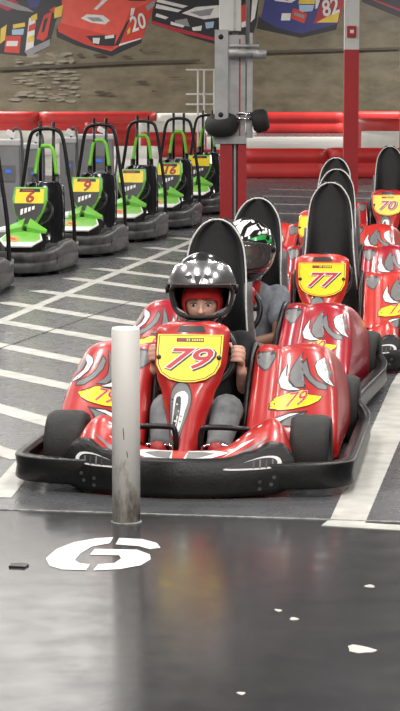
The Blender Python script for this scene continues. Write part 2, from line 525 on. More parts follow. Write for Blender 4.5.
mpart('printed_car', [('black', [(-60, -40), (62, -40), (66, 3), (57, 24), (51, 46), (42, 52), (30, 57), (8, 55), (-60, 50)]), ('blue', [(26, -6), (44, -3), (40, 9), (32, 10)]),
    ('crim', [(4, -4), (14, -2), (22, 7), (10, 13), (2, 9)]), ('grey', [(-4, -2), (30, 10), (36, 14), (20, 12), (-4, 4)]), ('yellow', [(15, 26), (27, 24), (27, 28), (15, 30)]), ('sky', [(14, 31), (26, 30), (25, 36), (14, 36)]),
    ('red', [(8, 37), (23, 37), (21, 54), (6, 53)]), ('white', [(9, 42), (20, 42), (19, 47), (8, 47)]), ('yellow', [(3, 30), (9, 26), (7, 41), (2, 45)]),
    ('white', [(31, 20), (38, 16), (35, 50), (27, 52)]), ('yellow', [(33, 18), (39, 15), (39, 21), (33, 23)]), ('red', [(31, 27), (38, 24), (37, 31), (30, 33)]), ('yellow', [(30, 38), (36, 36), (35, 42), (29, 44)]),
    ('red', [(38, 40), (46, 17), (54, 13), (49, 38), (45, 42)]), ('black', [(46, 21), (50, 19), (46, 33), (43, 34)]), ('yellow', [(56, 10), (65, 7), (63, 18), (56, 20)]), ('red', [(51, 12), (57, 8), (56, 15)]),
    ('grey', [(26, 52), (52, 40), (51, 47), (30, 57)])])
mpart('printed_car', [('black', [(58, 30), (80, 40), (112, 49), (143, 38), (142, 44), (112, 57), (76, 46), (58, 38)]), ('bred', [(62, -40), (165, -40), (152, 14), (143, 39), (120, 47), (112, 52), (88, 46), (74, 40), (60, 33), (64, 18)]),
    ('red', [(60, 24), (116, 38), (114, 50), (88, 46), (74, 40), (60, 33)]), ('red', [(118, 46), (131, 12), (157, 2), (143, 39)]), ('black', [(115, 47), (127, 24), (131, 20), (120, 46)]),
    ('black', [(124, -3), (152, -3), (146, 3), (130, 3)]), ('white', [(82, 20), (88, 16), (104, 17), (111, 22), (106, 26), (92, 24)]), ('grey', [(88, 19), (100, 19), (105, 23), (94, 23)]),
    ('white', [(95, -2), (110, 1), (98, 12), (95, 11), (104, 2)]), ('black', [(87, 37), (117, 36), (115, 47), (96, 46)]), ('white', [(94, 39), (101, 39), (100, 45), (94, 44)]), ('white', [(106, 37), (115, 36), (115, 39), (106, 40)]),
    ('yellow', [(128, 32), (131, 28), (131, 34), (128, 36)]), ('white', [(132, 10), (136, 10), (134, 17), (131, 18)]), ('white', [(120, 45), (142, 39), (142, 40), (120, 47)]), ('grey', [(146, 8), (156, 2), (155, 8), (148, 13)])],
    [('20', 'white', (138, 25), 0.72, 0.2, 0.35, .75)])
mpart('printed_car', [('black', [(158, -40), (240, -40), (232, 48), (218, 46), (190, 38), (152, 24)]), ('white', [(158, 1), (188, 8), (183, 10), (157, 4)]), ('white', [(157, 6), (182, 12), (178, 14), (156, 10)]), ('white', [(157, 15), (169, 19), (166, 21), (156, 18)]),
    ('grey', [(175, 22), (187, 20), (190, 28), (176, 26)]), ('white', [(182, 15), (196, 9), (222, 7), (219, 19), (204, 21)]), ('grey', [(190, 14), (214, 10), (210, 17), (200, 18)]), ('white', [(171, 23), (185, 27), (183, 29), (171, 26)]),
    ('sky', [(205, 24), (214, 23), (213, 29), (206, 30)]), ('white', [(192, 29), (202, 27), (201, 32), (193, 32)]), ('crim', [(152, 22), (176, 29), (219, 40), (219, 43), (176, 33), (152, 25)])])
mpart('printed_car', [('black', [(236, -40), (262, -40), (256, 24), (250, 44), (236, 40)]), ('white', [(252, -3), (258, -3), (254, 20), (250, 24)]), ('red', [(240, 8), (249, 4), (248, 22), (240, 28)]), ('white', [(241, 24), (247, 22), (246, 28), (241, 29)])])
mpart('printed_car', [('black', [(258, 18), (276, 28), (300, 34), (336, 24), (335, 31), (300, 39), (270, 33), (256, 30)]), ('blue', [(262, 12), (272, -40), (346, -40), (337, 25), (322, 29), (300, 35), (276, 29), (260, 20)]), ('white', [(271, -2), (298, 0), (290, 5), (274, 3)]), ('crim', [(276, -1), (292, 0), (286, 3)]),
    ('yellow', [(298, 2), (314, 2), (313, 6), (297, 6)]), ('sky', [(298, 7), (313, 7), (311, 13), (298, 14)]), ('red', [(292, 10), (298, 12), (306, 16), (303, 25), (290, 20)]), ('white', [(281, 15), (290, 15), (289, 22), (280, 22)]), ('grey', [(293, 14), (303, 17), (303, 20), (293, 17)]),
    ('crim', [(312, 25), (322, -2), (344, -2), (337, 23)]), ('yellow', [(315, 24), (334, 14), (338, 12), (336, 24)]), ('white', [(314, 0), (320, -2), (316, 10), (314, 11)])],
    [('82', 'white', (328, 10), 0.75, 0.2, 0.3, .8)])
mpart('printed_car', [('black', [(352, -40), (470, -40), (470, 34), (400, 20), (384, 14), (360, 4)]), ('crim', [(366, -1), (400, 12), (440, 24), (440, 26), (400, 14), (364, 0)])])

# ------------------------------------------------------------------ barriers of the track
BRED = pbr('barrier_red', (0.46, 0.022, 0.02), 0.45, noise=0.14, nscale=2.0)
BWHT = pbr('barrier_white', (0.72, 0.705, 0.66), 0.45, noise=0.12, nscale=2.0)
def barrier(pl, pr_, d, h, mat, label, rotd=0.0, curve=0.0, group='plastic barriers around the track'):
    xl = (pl - 200) * d / FPX; xr = (pr_ - 200) * d / FPX; L = xr - xl
    prof = [(-.28, 0), (-.30, .06), (-.29, .38), (-.25, .47), (-.25, .53), (-.29, .62), (-.28, .88), (-.22, 1.0), (.22, 1.0), (.28, .88), (.30, .06), (.28, 0)]
    m = MB(); loops = []
    for k in range(17):
        t = k / 16; x = (t - .5) * L; e = min(t, 1 - t) * L; sh = 1 - .35 * math.exp(-(e / .06) ** 2)
        yo = curve * ((2 * t - 1) ** 2)
        loops.append([(x, y * sh + yo, z * h * (1 - .05 * (1 - sh))) for y, z in prof])
    m.loft(loops, mat)
    o = m.build('track_barrier'); o.location = ((xl + xr) / 2, d, 0); o.rotation_euler = (0, 0, R(rotd))
    prop(o, label, 'barrier', group); return o
barrier(-150, 40, 64, .70, BRED, 'long red barrier against the back wall above the leftmost kart hoops')
barrier(41, 156, 64, .70, BRED, 'red barrier at the foot of the red number 20 car on the mural')
barrier(157, 207, 64, .66, BWHT, 'short white barrier at the back wall left of the grey gate pillar')
barrier(236, 256, 68, .65, BWHT, 'white barrier end just right of the grey gate pillar at the wall')
barrier(257, 344, 68, .64, BRED, 'red wall barrier between the gate pillar and the red and white pole')
barrier(345, 470, 68, .66, BRED, 'red wall barrier running from the red and white pole to the right edge')
barrier(-60, 78, 46, .52, BWHT, 'white barrier half hidden behind the grey charging cabinets')
barrier(86, 138, 53, .58, BRED, 'red barrier of the middle row above the fourth green kart hoop', -2)
barrier(139, 170, 52, .62, BWHT, 'small white barrier of the middle row left of the number 16 kart hoop')
barrier(141, 206, 45.5, .50, BRED, 'sloping red barrier behind the number 16 kart', 4)
barrier(112, 160, 38, .42, BWHT, 'white barrier low behind the green karts, nearest of the left barriers', 3)
barrier(196, 232, 38, .36, BRED, 'red barrier seen just left of the red gate pillar base')
barrier(240, 326, 35.2, .46, BRED, 'long red barrier right of the gate pillar behind the black seats', -.5)
barrier(327, 430, 35.2, .47, BRED, 'red barrier behind the red and white pole and kart 70', -.5)
barrier(363, 430, 41.5, .60, BWHT, 'white curved barrier at the right edge beyond the pole', 0, .5)
barrier(359, 430, 47, .76, BRED, 'red curved barrier just behind the white curved one', 0, .6)

# ------------------------------------------------------------------ red and white pole
POLER = pbr('pole_red', (0.42, 0.012, 0.018), 0.4, noise=0.1, nscale=4)
POLEW = pbr('pole_white', (0.64, 0.63, 0.61), 0.45, noise=0.06, nscale=4)
t = thing('roof_pole', 'square pole painted white above and red below, with a small red alarm box', 'pole', (2.045, 30, 0))
m = MB(); m.box((0, 0, .97), (.195, .195, 1.94), POLER); m.build('red_section', t)
m = MB(); m.box((0, 0, (1.94 + CEIL) / 2), (.195, .195, CEIL - 1.94), POLEW); m.build('white_section', t)
ab = MB(); ab.box((-.005, -.115, 2.18), (.125, .05, .15), POLER, bev=.008); ab.box((-.005, -.143, 2.18), (.05, .008, .045), WHT); ab.build('alarm_box', t)
t = thing('roof_pole', 'white and red pole cut off by the right edge of the picture', 'pole', (2.815, 30.5, 0))
m = MB(); m.box((0, 0, .85), (.12, .12, 1.7), POLER); m.build('red_section', t)
m = MB(); m.box((0, 0, (1.7 + 3.0) / 2), (.12, .12, 1.3), POLEW); m.build('white_section', t)

# ------------------------------------------------------------------ gate pillar
GALV = pbr('galvanised_plate', (0.40, 0.40, 0.40), 0.5, 0.5, noise=0.12, nscale=8)
GDARK = pbr('grey_recess', (0.20, 0.20, 0.20), 0.6, noise=0.2, nscale=8)
def zat(py, d): return CAM_H - (py - 85) * d / FPX
D = 24.4
px2 = lambda px: (px - 200) * D / FPX - .34
t = thing('gate_pillar', 'steel pillar, red at the foot and white on top, with a grey gate mount', 'pillar', (.34, D, 0))
def pbox(name, xa, xb, ya, yb, z0, z1, mat, bev=.004, parent=None):
    m = MB(); m.box(((px2(xa) + px2(xb)) / 2, (ya + yb) / 2, (z0 + z1) / 2), (px2(xb) - px2(xa), yb - ya, z1 - z0), mat, bev=bev); return m.build(name, parent or t)
pbox('red_flange', 220, 232, -.12, .12, 0, zat(140, D), POLER)
pbox('red_flange', 237.5, 246, -.12, .12, 0, zat(140, D), POLER)
pbox('web', 232, 237.5, -.02, .06, 0, zat(30, D), GDARK)
pbox('conduit', 233.5, 236, -.07, -.03, 0, zat(140, D), GALV)
pbox('base_collar', 213, 246, -.15, .14, zat(143, D), zat(135, D), GALV)
wc = pbox('white_column', 219, 240.5, -.10, .12, zat(32, D), CEIL, POLEW)
pbox('column_groove', 233, 235, -.106, -.08, zat(32, D), CEIL, GALV, 0, wc)
mp_ = pbox('mount_plate', 214.5, 228, -.20, -.12, zat(137, D), zat(31, D), GALV)
for py in (38, 114):
    m = MB(); m.lathe([(0, 0), (.028, 0), (.028, .012), (0, .012)], INK, Matrix.Translation((px2(220.5), -.2, zat(py, D))) @ Matrix.Rotation(R(90), 4, 'X'), 14); m.build('bolt_hole', mp_)
pbox('recess_panel', 228, 245, -.10, .1, zat(137, D), zat(36, D), GALV)
pbox('red_stripe', 238.6, 240, -.106, -.095, zat(137, D), zat(40, D), POLER, 0)
pbox('side_plate', 246, 252, -.15, .05, zat(137, D), zat(34, D), GALV)
m = MB(); m.tube([(px2(247), -.14, zat(52, D)), (px2(247), -.14, CEIL)], .022, GALV, 10); m.build('conduit', t)
m = MB(); m.tube([(px2(228), -.24, zat(54, D)), (px2(253), -.24, zat(54, D))], .045, GALV, 14); m.tube([(px2(252), -.24, zat(55, D)), (px2(265), -.24, zat(55, D))], .05, GALV, 14); m.build('hinge_rod', t)
m = MB(); m.tube([(px2(229), -.22, zat(47, D)), (px2(258), -.22, zat(47, D))], .018, GALV, 10); m.build('hinge_rod', t)
for py in (113, 118):
    m = MB(); m.tube([(px2(236), -.2, zat(py, D)), (px2(256), -.2, zat(py, D))], .015, CHROME, 10); m.build('hinge_rod', t)
m = MB(); prof = [(.085 + .075 * math.cos(a), .10 * math.sin(a)) for a in [2 * math.pi * k / 14 for k in range(14)]]
m.lathe([(r + .03, h) for r, h in prof], RUB, Matrix.Translation((px2(221.5), -.17, zat(124, D))) @ Matrix.Rotation(R(-5), 4, 'Y') @ Matrix.Rotation(R(18), 4, 'X'), 28, closed=True); m.build('rubber_bumper_ring', t)
m = MB(); m.lathe([(0, -.09), (.09, -.09), (.125, -.05), (.125, .05), (.09, .09), (0, .09)], RUB, Matrix.Translation((px2(259.5), -.2, zat(120, D))) @ Matrix.Rotation(R(80), 4, 'Y'), 18); m.build('rubber_roller', t)
# thin handrail left of the pillar
t = thing('handrail', 'thin white tube railing left of the gate pillar', 'railing', (-.06, 40, 0))
k40 = 40 / FPX
for py in (70, 94, 104):
    m = MB(); m.tube([((186 - 200) * k40 + .06, 0, zat(py, 40)), ((216 - 200) * k40 + .06, 0, zat(py, 40))], .016, POLEW, 8); m.build('rail', t)
for px in (198, 204, 214):
    m = MB(); m.tube([((px - 200) * k40 + .06, 0, 0), ((px - 200) * k40 + .06, 0, zat(70, 40))], .018, POLEW, 8); m.build('post', t)

# ------------------------------------------------------------------ charging cabinets
CAB = pbr('cabinet_grey', (0.23, 0.23, 0.24), 0.5, noise=0.12, nscale=6)
CABL = pbr('cabinet_lid', (0.50, 0.50, 0.50), 0.45, noise=0.08, nscale=6)
LED = pbr('blue_display', (0.02, 0.10, 0.5), 0.3)
LED.node_tree.nodes['Principled BSDF'].inputs['Emission Color'].default_value = (.05, .2, 1, 1)
LED.node_tree.nodes['Principled BSDF'].inputs['Emission Strength'].default_value = 0.6
for (pa, pb, top, d, lab) in [(-8, 20, 139, 21.0, 'grey charging cabinet cut by the left edge of the picture'), (21, 42, 143, 22.6, 'grey charging cabinet behind the hoop of kart number 6, left side'), (60, 76, 137, 23.6, 'grey charging cabinet with a blue display right of the kart 6 hoop'), (78, 113, 134, 25.6, 'wide grey charging cabinet behind the second green hoop from left')]:
    xa = (pa - 200) * d / FPX; xb = (pb - 200) * d / FPX; h = zat(top, d); wdt = xb - xa
    t = thing('charging_cabinet', lab, 'cabinet', ((xa + xb) / 2, d + .2, 0), 0, 'charging cabinets for the green karts')
    m = MB(); m.box((0, 0, (h - .05) / 2), (wdt, .4, h - .05), CAB, bev=.01); m.build('cabinet_body', t)
    m = MB(); m.box((0, 0, h - .03), (wdt + .02, .42, .06), CABL, bev=.012); m.build('cabinet_lid', t)
    m = MB(); m.box((wdt * .1, -.203, h - .32), (wdt * .5, .012, .16), GRY, bev=.003); p = m.build('control_panel', t)
    m = MB(); m.box((wdt * .1, -.211, h - .30), (wdt * .2, .006, .03), LED); m.build('display', p)
    m = MB(); cpt = spline([(wdt * .2, -.1, h), (wdt * .3, -.12, h + .10), (wdt * .55, -.16, h + .06), (wdt * .62, -.2, h - .3), (wdt * .5, -.24, h - .6)], 5)
    m.tube(cpt, .012, GVINYL, 7); m.build('charging_cable', t)
    m = MB(); m.box((wdt * .18, -.1, h + .05), (.10, .05, .06), WHT, Matrix.Rotation(R(25), 4, 'Y'), .012); m.build('plug', t)

# ------------------------------------------------------------------ white bollard
def bollard_material():
    m = bpy.data.materials.new('scuffed_white_pipe'); m.use_nodes = True
    nt = m.node_tree; bs = nt.nodes['Principled BSDF']; L = nt.links
    tc = nt.nodes.new('ShaderNodeTexCoord'); sp = nt.nodes.new('ShaderNodeSeparateXYZ'); L.new(tc.outputs['Object'], sp.inputs[0])
    n = nt.nodes.new('ShaderNodeTexNoise'); n.inputs['Scale'].default_value = 28; n.inputs['Detail'].default_value = 8; n.inputs['Roughness'].default_value = .7
    mp = nt.nodes.new('ShaderNodeMapping'); mp.inputs['Scale'].default_value = (1, 1, .35)
    L.new(tc.outputs['Object'], mp.inputs['Vector']); L.new(mp.outputs[0], n.inputs['Vector'])
    mr = nt.nodes.new('ShaderNodeMapRange'); mr.inputs['From Min'].default_value = .30; mr.inputs['From Max'].default_value = .0
    mr.inputs['To Min'].default_value = 0; mr.inputs['To Max'].default_value = .33; L.new(sp.outputs['Z'], mr.inputs['Value'])
    ad = nt.nodes.new('ShaderNodeMath'); L.new(n.outputs['Fac'], ad.inputs[0]); L.new(mr.outputs[0], ad.inputs[1])
    r = nt.nodes.new('ShaderNodeValToRGB'); e = r.color_ramp.elements
    e[0].position = .66; e[0].color = (.80, .77, .74, 1); e[1].position = .98; e[1].color = (.10, .06, .05, 1)
    k = e.new(.80); k.color = (.52, .47, .42, 1)
    L.new(ad.outputs[0], r.inputs['Fac']); L.new(r.outputs['Color'], bs.inputs['Base Color']); bs.inputs['Roughness'].default_value = .45
    return m
BOLL = bollard_material()
t = thing('bollard', 'short scuffed white plastic pipe post standing before the front kart', 'post', (-.249, 7.315, 0))
m = MB(); m.lathe([(.0475, 0), (.0475, .655), (.045, .661), (.041, .661), (.040, .655), (.040, .52)], BOLL, seg=36); m.build('pipe', t)
m = MB(); m.lathe([(0, .52), (.040, .52), (.040, .505), (0, .505)], GVINYL, seg=24); m.build('inner_plug', t)
m = MB(); m.lathe([(.0476, .0), (.053, .0), (.052, .003), (.0476, .005)], SEAM, seg=30, closed=True); m.build('base_sealant', t)
for (a, z, l) in ((-1.7, .31, .022), (-1.45, .24, .012)):
    m = MB(); m.add([(.0478 * math.cos(a + dx), .0478 * math.sin(a + dx), z + dz) for dx, dz in ((-.01, -l), (.04, -l), (.02, 0), (-.03, l), (-.06, l * .6))], [[0, 1, 2, 3, 4]], INK, False); m.build('scuff_mark', t)

# ------------------------------------------------------------------ red racing karts
def pod_loops(sgn):
    st = [(-.335, .085, .50), (-.33, .13, .51), (-.305, .185, .52), (-.22, .25, .515), (-.10, .345, .505), (.0, .425, .475), (.045, .450, .465), (.12, .452, .46), (.35, .42, .47), (.55, .34, .48), (.70, .22, .47)]
    loops = []
    for y, zt, xt in st:
        zb = .06; xi = .19; xo = .548
        k = min(1, max(0, (zt - .1) / .12))
        L = [(xi, zb), (xi, lerp(zb, zt, .5)), (xi, zt - .02 * k), (xi + .02, zt), (xi + .075, zt - .004 * k), (xi + .10, zt - .018 * k), (xi + .125, zt - .002),
             (lerp(xi, xt, .75), zt + .004 * k), (xt - .01, zt - .004), (xt + .025, zt - .03 * k), (lerp(xt, xo, .7), lerp(zb, zt, .70)), (xo, lerp(zb, zt, .42)), (xo, zb + .01), (xo - .02, zb)]
        yy = [0] * len(L)
        # the column next to the driver stands a little proud, with a crease beside it
        bow = [.0, -.0, -.012, -.02, -.018, .012, .0, -.01, .0, .012, .02, .03, .03, .03]
        loops.append([(sgn * a, y + (q if y < .1 else 0), c) for (a, c), q in zip(L, bow)])
    return loops

def zx(zx_, zy_):       # pod artwork coordinates -> (x, z) in the kart's front view
    px = 240 + zx_ / 3.077; py = 335 + zy_ / 3.077
    return (.19 + (px - 254) / 258, .45 - (py - 345) * .00338)

POD_ART = [
    ('k', [(48, 48), (112, 46), (116, 66), (98, 103), (84, 108), (56, 87)]),
    ('g', [(52, 53), (108, 50), (112, 65), (95, 100), (85, 103), (60, 85)]),
    ('k', [(155, 84), (132, 115), (126, 142), (138, 164), (166, 170), (206, 165), (178, 153), (158, 136), (154, 118)]),
    ('w', [(150, 92), (138, 115), (130, 140), (140, 160), (165, 165), (200, 163), (175, 155), (155, 140), (150, 120)]),
    ('k', [(200, 46), (174, 80), (161, 110), (161, 137), (183, 158), (220, 156), (199, 140), (189, 125), (189, 100)]),
    ('g', [(195, 54), (178, 80), (165, 110), (165, 135), (185, 155), (215, 153), (195, 140), (185, 125), (185, 100)]),
    ('k', [(212, 64), (196, 84), (201, 112), (222, 138), (254, 161), (284, 165), (281, 148), (248, 133), (228, 113)]),
    ('g', [(210, 72), (200, 85), (205, 110), (225, 135), (255, 158), (280, 162), (278, 150), (245, 135), (225, 115)]),
    ('k', [(272, 62), (242, 74), (236, 90), (247, 118), (273, 144), (304, 160), (294, 140), (269, 114), (263, 95)]),
    ('w', [(265, 66), (245, 76), (240, 90), (250, 115), (275, 140), (300, 155), (290, 140), (265, 115), (258, 95), (268, 76)]),
    ('g', [(262, 85), (275, 74), (298, 70), (312, 92), (316, 150), (308, 156), (290, 130), (272, 112)]),
    ('w', [(300, 72), (308, 74), (324, 100), (322, 160), (316, 164), (314, 120), (308, 92)]),
    ('k', [(106, 294), (131, 271), (173, 253), (232, 245), (213, 267), (198, 296)]),
    ('w', [(112, 291), (134, 274), (175, 257), (204, 254), (172, 266), (148, 280), (132, 294)]),
    ('g', [(150, 292), (160, 278), (182, 265), (222, 252), (206, 268), (190, 294)]),
]
SHIELD = [(112, 222), (113, 205), (125, 191), (165, 176), (205, 163), (217, 164), (216, 175), (268, 182), (258, 195), (230, 208), (180, 221), (140, 226)]

def build_pod(sgn, root):
    m = MB(); m.loft(pod_loops(sgn), RED)
    o = m.build('side_pod', root, sub=2)
    tr = bvh(o)
    cm = {'k': INK, 'g': GRY, 'w': WHT}
    d = MB()
    for i, (c, pts) in enumerate(POD_ART):
        q = [(zx(*p)[0], zx(*p)[1] + (.024 if i >= len(POD_ART) - 3 else 0)) for p in pts]
        if sgn < 0: q = [(-a, b) for a, b in q]
        decal(d, tr, q, cm[c], lambda a, b: (a, -1.2, b), (0, 1, 0), eps=.0012 + (.0008 if c != 'k' else 0) + i * .00004, h=.02)
    d.build('flame_graphic', o, merge=False)
    return o, tr

def pod_plate(sgn, tr, num, parent=None):
    d = MB()
    q = [zx(*p) for p in SHIELD]; cx = sum(p[0] for p in q) / len(q); cz = sum(p[1] for p in q) / len(q)
    if sgn < 0: q = [(-a, b) for a, b in q]; cx = -cx
    big = [(cx + (a - cx) * 1.05, cz + (b - cz) * 1.1) for a, b in q]
    decal(d, tr, big, INK, lambda a, b: (a, -1.2, b), (0, 1, 0), eps=.003, h=.02)
    decal(d, tr, q, YEL, lambda a, b: (a, -1.2, b), (0, 1, 0), eps=.0036, h=.02)
    def mp(e):
        def f(a, b):
            p = Vector((cx + a, -1.2, cz + .002 + b + a * .18 * sgn)); hit = tr.ray_cast(p, Vector((0, 1, 0)))[0]
            return (hit if hit else p + Vector((0, 1, 0))) - Vector((0, e, 0))
        return f
    put_text(d, num, INK, mp(.0045), .064, .35, .024, 1.25)
    put_text(d, num, WHT, mp(.0050), .062, .35, .014, 1.25)
    put_text(d, num, NRED, mp(.0056), .062, .35, .0, 1.25)
    o = d.build('pod_number_plate', parent, merge=False)
    return o

# steering fairing surface
def sf_y(z): return -.50 + (z - .10) * .638
def sf_hw(z): return interp([.085, .12, .2, .3, .36, .42, .52, .544, .558, .565], [.052, .058, .072, .098, .124, .14, .144, .136, .105, .05], z)
SFN = Vector((0, -.843, .538)); SFU = Vector((0, .538, .843))

def plate_outline(k=1.0):
    pts = [(-.126, .098), (.126, .098), (.126, .03), (.122, -.03), (.105, -.065), (.07, -.09), (.03, -.101), (0, -.103), (-.03, -.101), (-.07, -.09), (-.105, -.065), (-.122, -.03), (-.126, .03)]
    return [(a * k, b * k) for a, b in pts]
PC = Vector((0, sf_y(.432), .432)) + SFN * .010
def pmap(e): return lambda a, b: PC + Vector((1, 0, 0)) * a + SFU * b + SFN * (.004 + e)

def number_plate(num, parent=None):
    m = MB()
    m.plate([PC + Vector((1, 0, 0)) * a + SFU * b for a, b in plate_outline()], .004, YEL, SFN)
    for k, mat, e in ((.955, INK, .0004), (.93, YEL, .0008)):
        vs, fs = split_poly(plate_outline(k), 1); m.add([pmap(e)(*p) for p in vs], fs, mat, False)
    def rect(a0, a1, b0, b1, mat, e): m.add([pmap(e)(a0, b0), pmap(e)(a1, b0), pmap(e)(a1, b1), pmap(e)(a0, b1)], [[0, 1, 2, 3]], mat, False)
    rect(-.052, .052, .066, .082, INK, .0012)
    for k in range(6): rect(-.046 + k * .008, -.041 + k * .008, .070, .079, NRED if k < 4 else YEL, .0016)
    for k in range(5): rect(.006 + k * .009, .012 + k * .009, .070, .078, YEL, .0016)
    sh = lambda f, dx, dy: (lambda a, b: f(a + dx, b + dy))
    wx = 1.45 if num in ('79', '80') else 1.22
    put_text(m, num, INK, sh(pmap(.0012), -.009, -.013), .122, .30, .045, wx)
    put_text(m, num, WHT, sh(pmap(.0018), -.014, -.009), .120, .30, .040, wx)
    put_text(m, num, NRED, sh(pmap(.0024), -.014, -.009), .120, .30, 0.012, wx)
    return m.build('number_plate', parent, merge=False)

def build_seat(root):
    prof = [(-.14, .075, .15), (-.02, .062, .165), (.12, .06, .175), (.215, .10, .18), (.26, .2, .174), (.29, .34, .158), (.315, .47, .142), (.34, .58, .132), (.362, .68, .127), (.38, .76, .119), (.395, .825, .107), (.405, .873, .083), (.412, .905, .055), (.416, .922, .022)]
    rows = []
    for y, z, hw in spline(prof, 3):
        r = []
        for k in range(13):
            s = -1 + k / 6
            wing = .075 if z < .5 else interp([.5, .8], [.075, .028], z)
            up = .07 if y < .15 and z < .15 else 0
            r.append((s * hw, y - (wing * abs(s) ** 3 if z > .12 else 0), z + up * abs(s) ** 3))
        rows.append(r)
    m = MB(); m.grid(rows, VINYL)
    o = m.build('seat', root, solid=.028, off=0, sub=1)
    e = [r[0] for r in rows if r[0][2] > .3] + [rows[-1][6]] + [r[-1] for r in rows[::-1] if r[-1][2] > .3]
    t = MB(); t.tube([(x, y - .016, z) for x, y, z in e], .0036, PIPE, 6); t.build('piping', o)
    for s in (-1, 1):
        c = MB(); c.loft([[(s * (hw - .012), yy, z), (s * (hw + .012), yy + .03, z), (s * (hw + .016), yy + .07, z), (s * (hw - .01), yy + .07, z)] for z, hw, yy in ((.36, .158, .22), (.44, .150, .23), (.54, .140, .25), (.62, .133, .27), (.67, .130, .30))], GVINYL); c.build('side_bolster', o)
    return o

def build_wheel(root, x, y, r, wd, name='front_wheel'):
    M = Matrix.Translation((x, y, r)) @ Matrix.Rotation(R(90), 4, 'Y')
    h = wd / 2
    m = MB(); m.lathe([(r * .52, -h * .9), (r * .9, -h), (r * .985, -h * .72), (r, -h * .3), (r, h * .3), (r * .985, h * .72), (r * .9, h), (r * .52, h * .9)], RUB, M, 32, closed=True)
    o = m.build(name, root)
    q = MB(); q.lathe([(.012, -h * .5), (r * .3, -h * .5), (r * .54, -h * .86), (r * .54, h * .86), (r * .3, h * .5), (.012, h * .5)], STEEL, M, 24)
    q.build('wheel_rim', o)
    return o

def front_guard_y(x, z): return -.835 + .55 * x * x + 1.3 * max(0, z - .06) ** 1.6
def guard_top(x): return interp([0, .16, .26, .325, .37, .40, .425], [.135, .137, .158, .188, .182, .15, .10], abs(x))

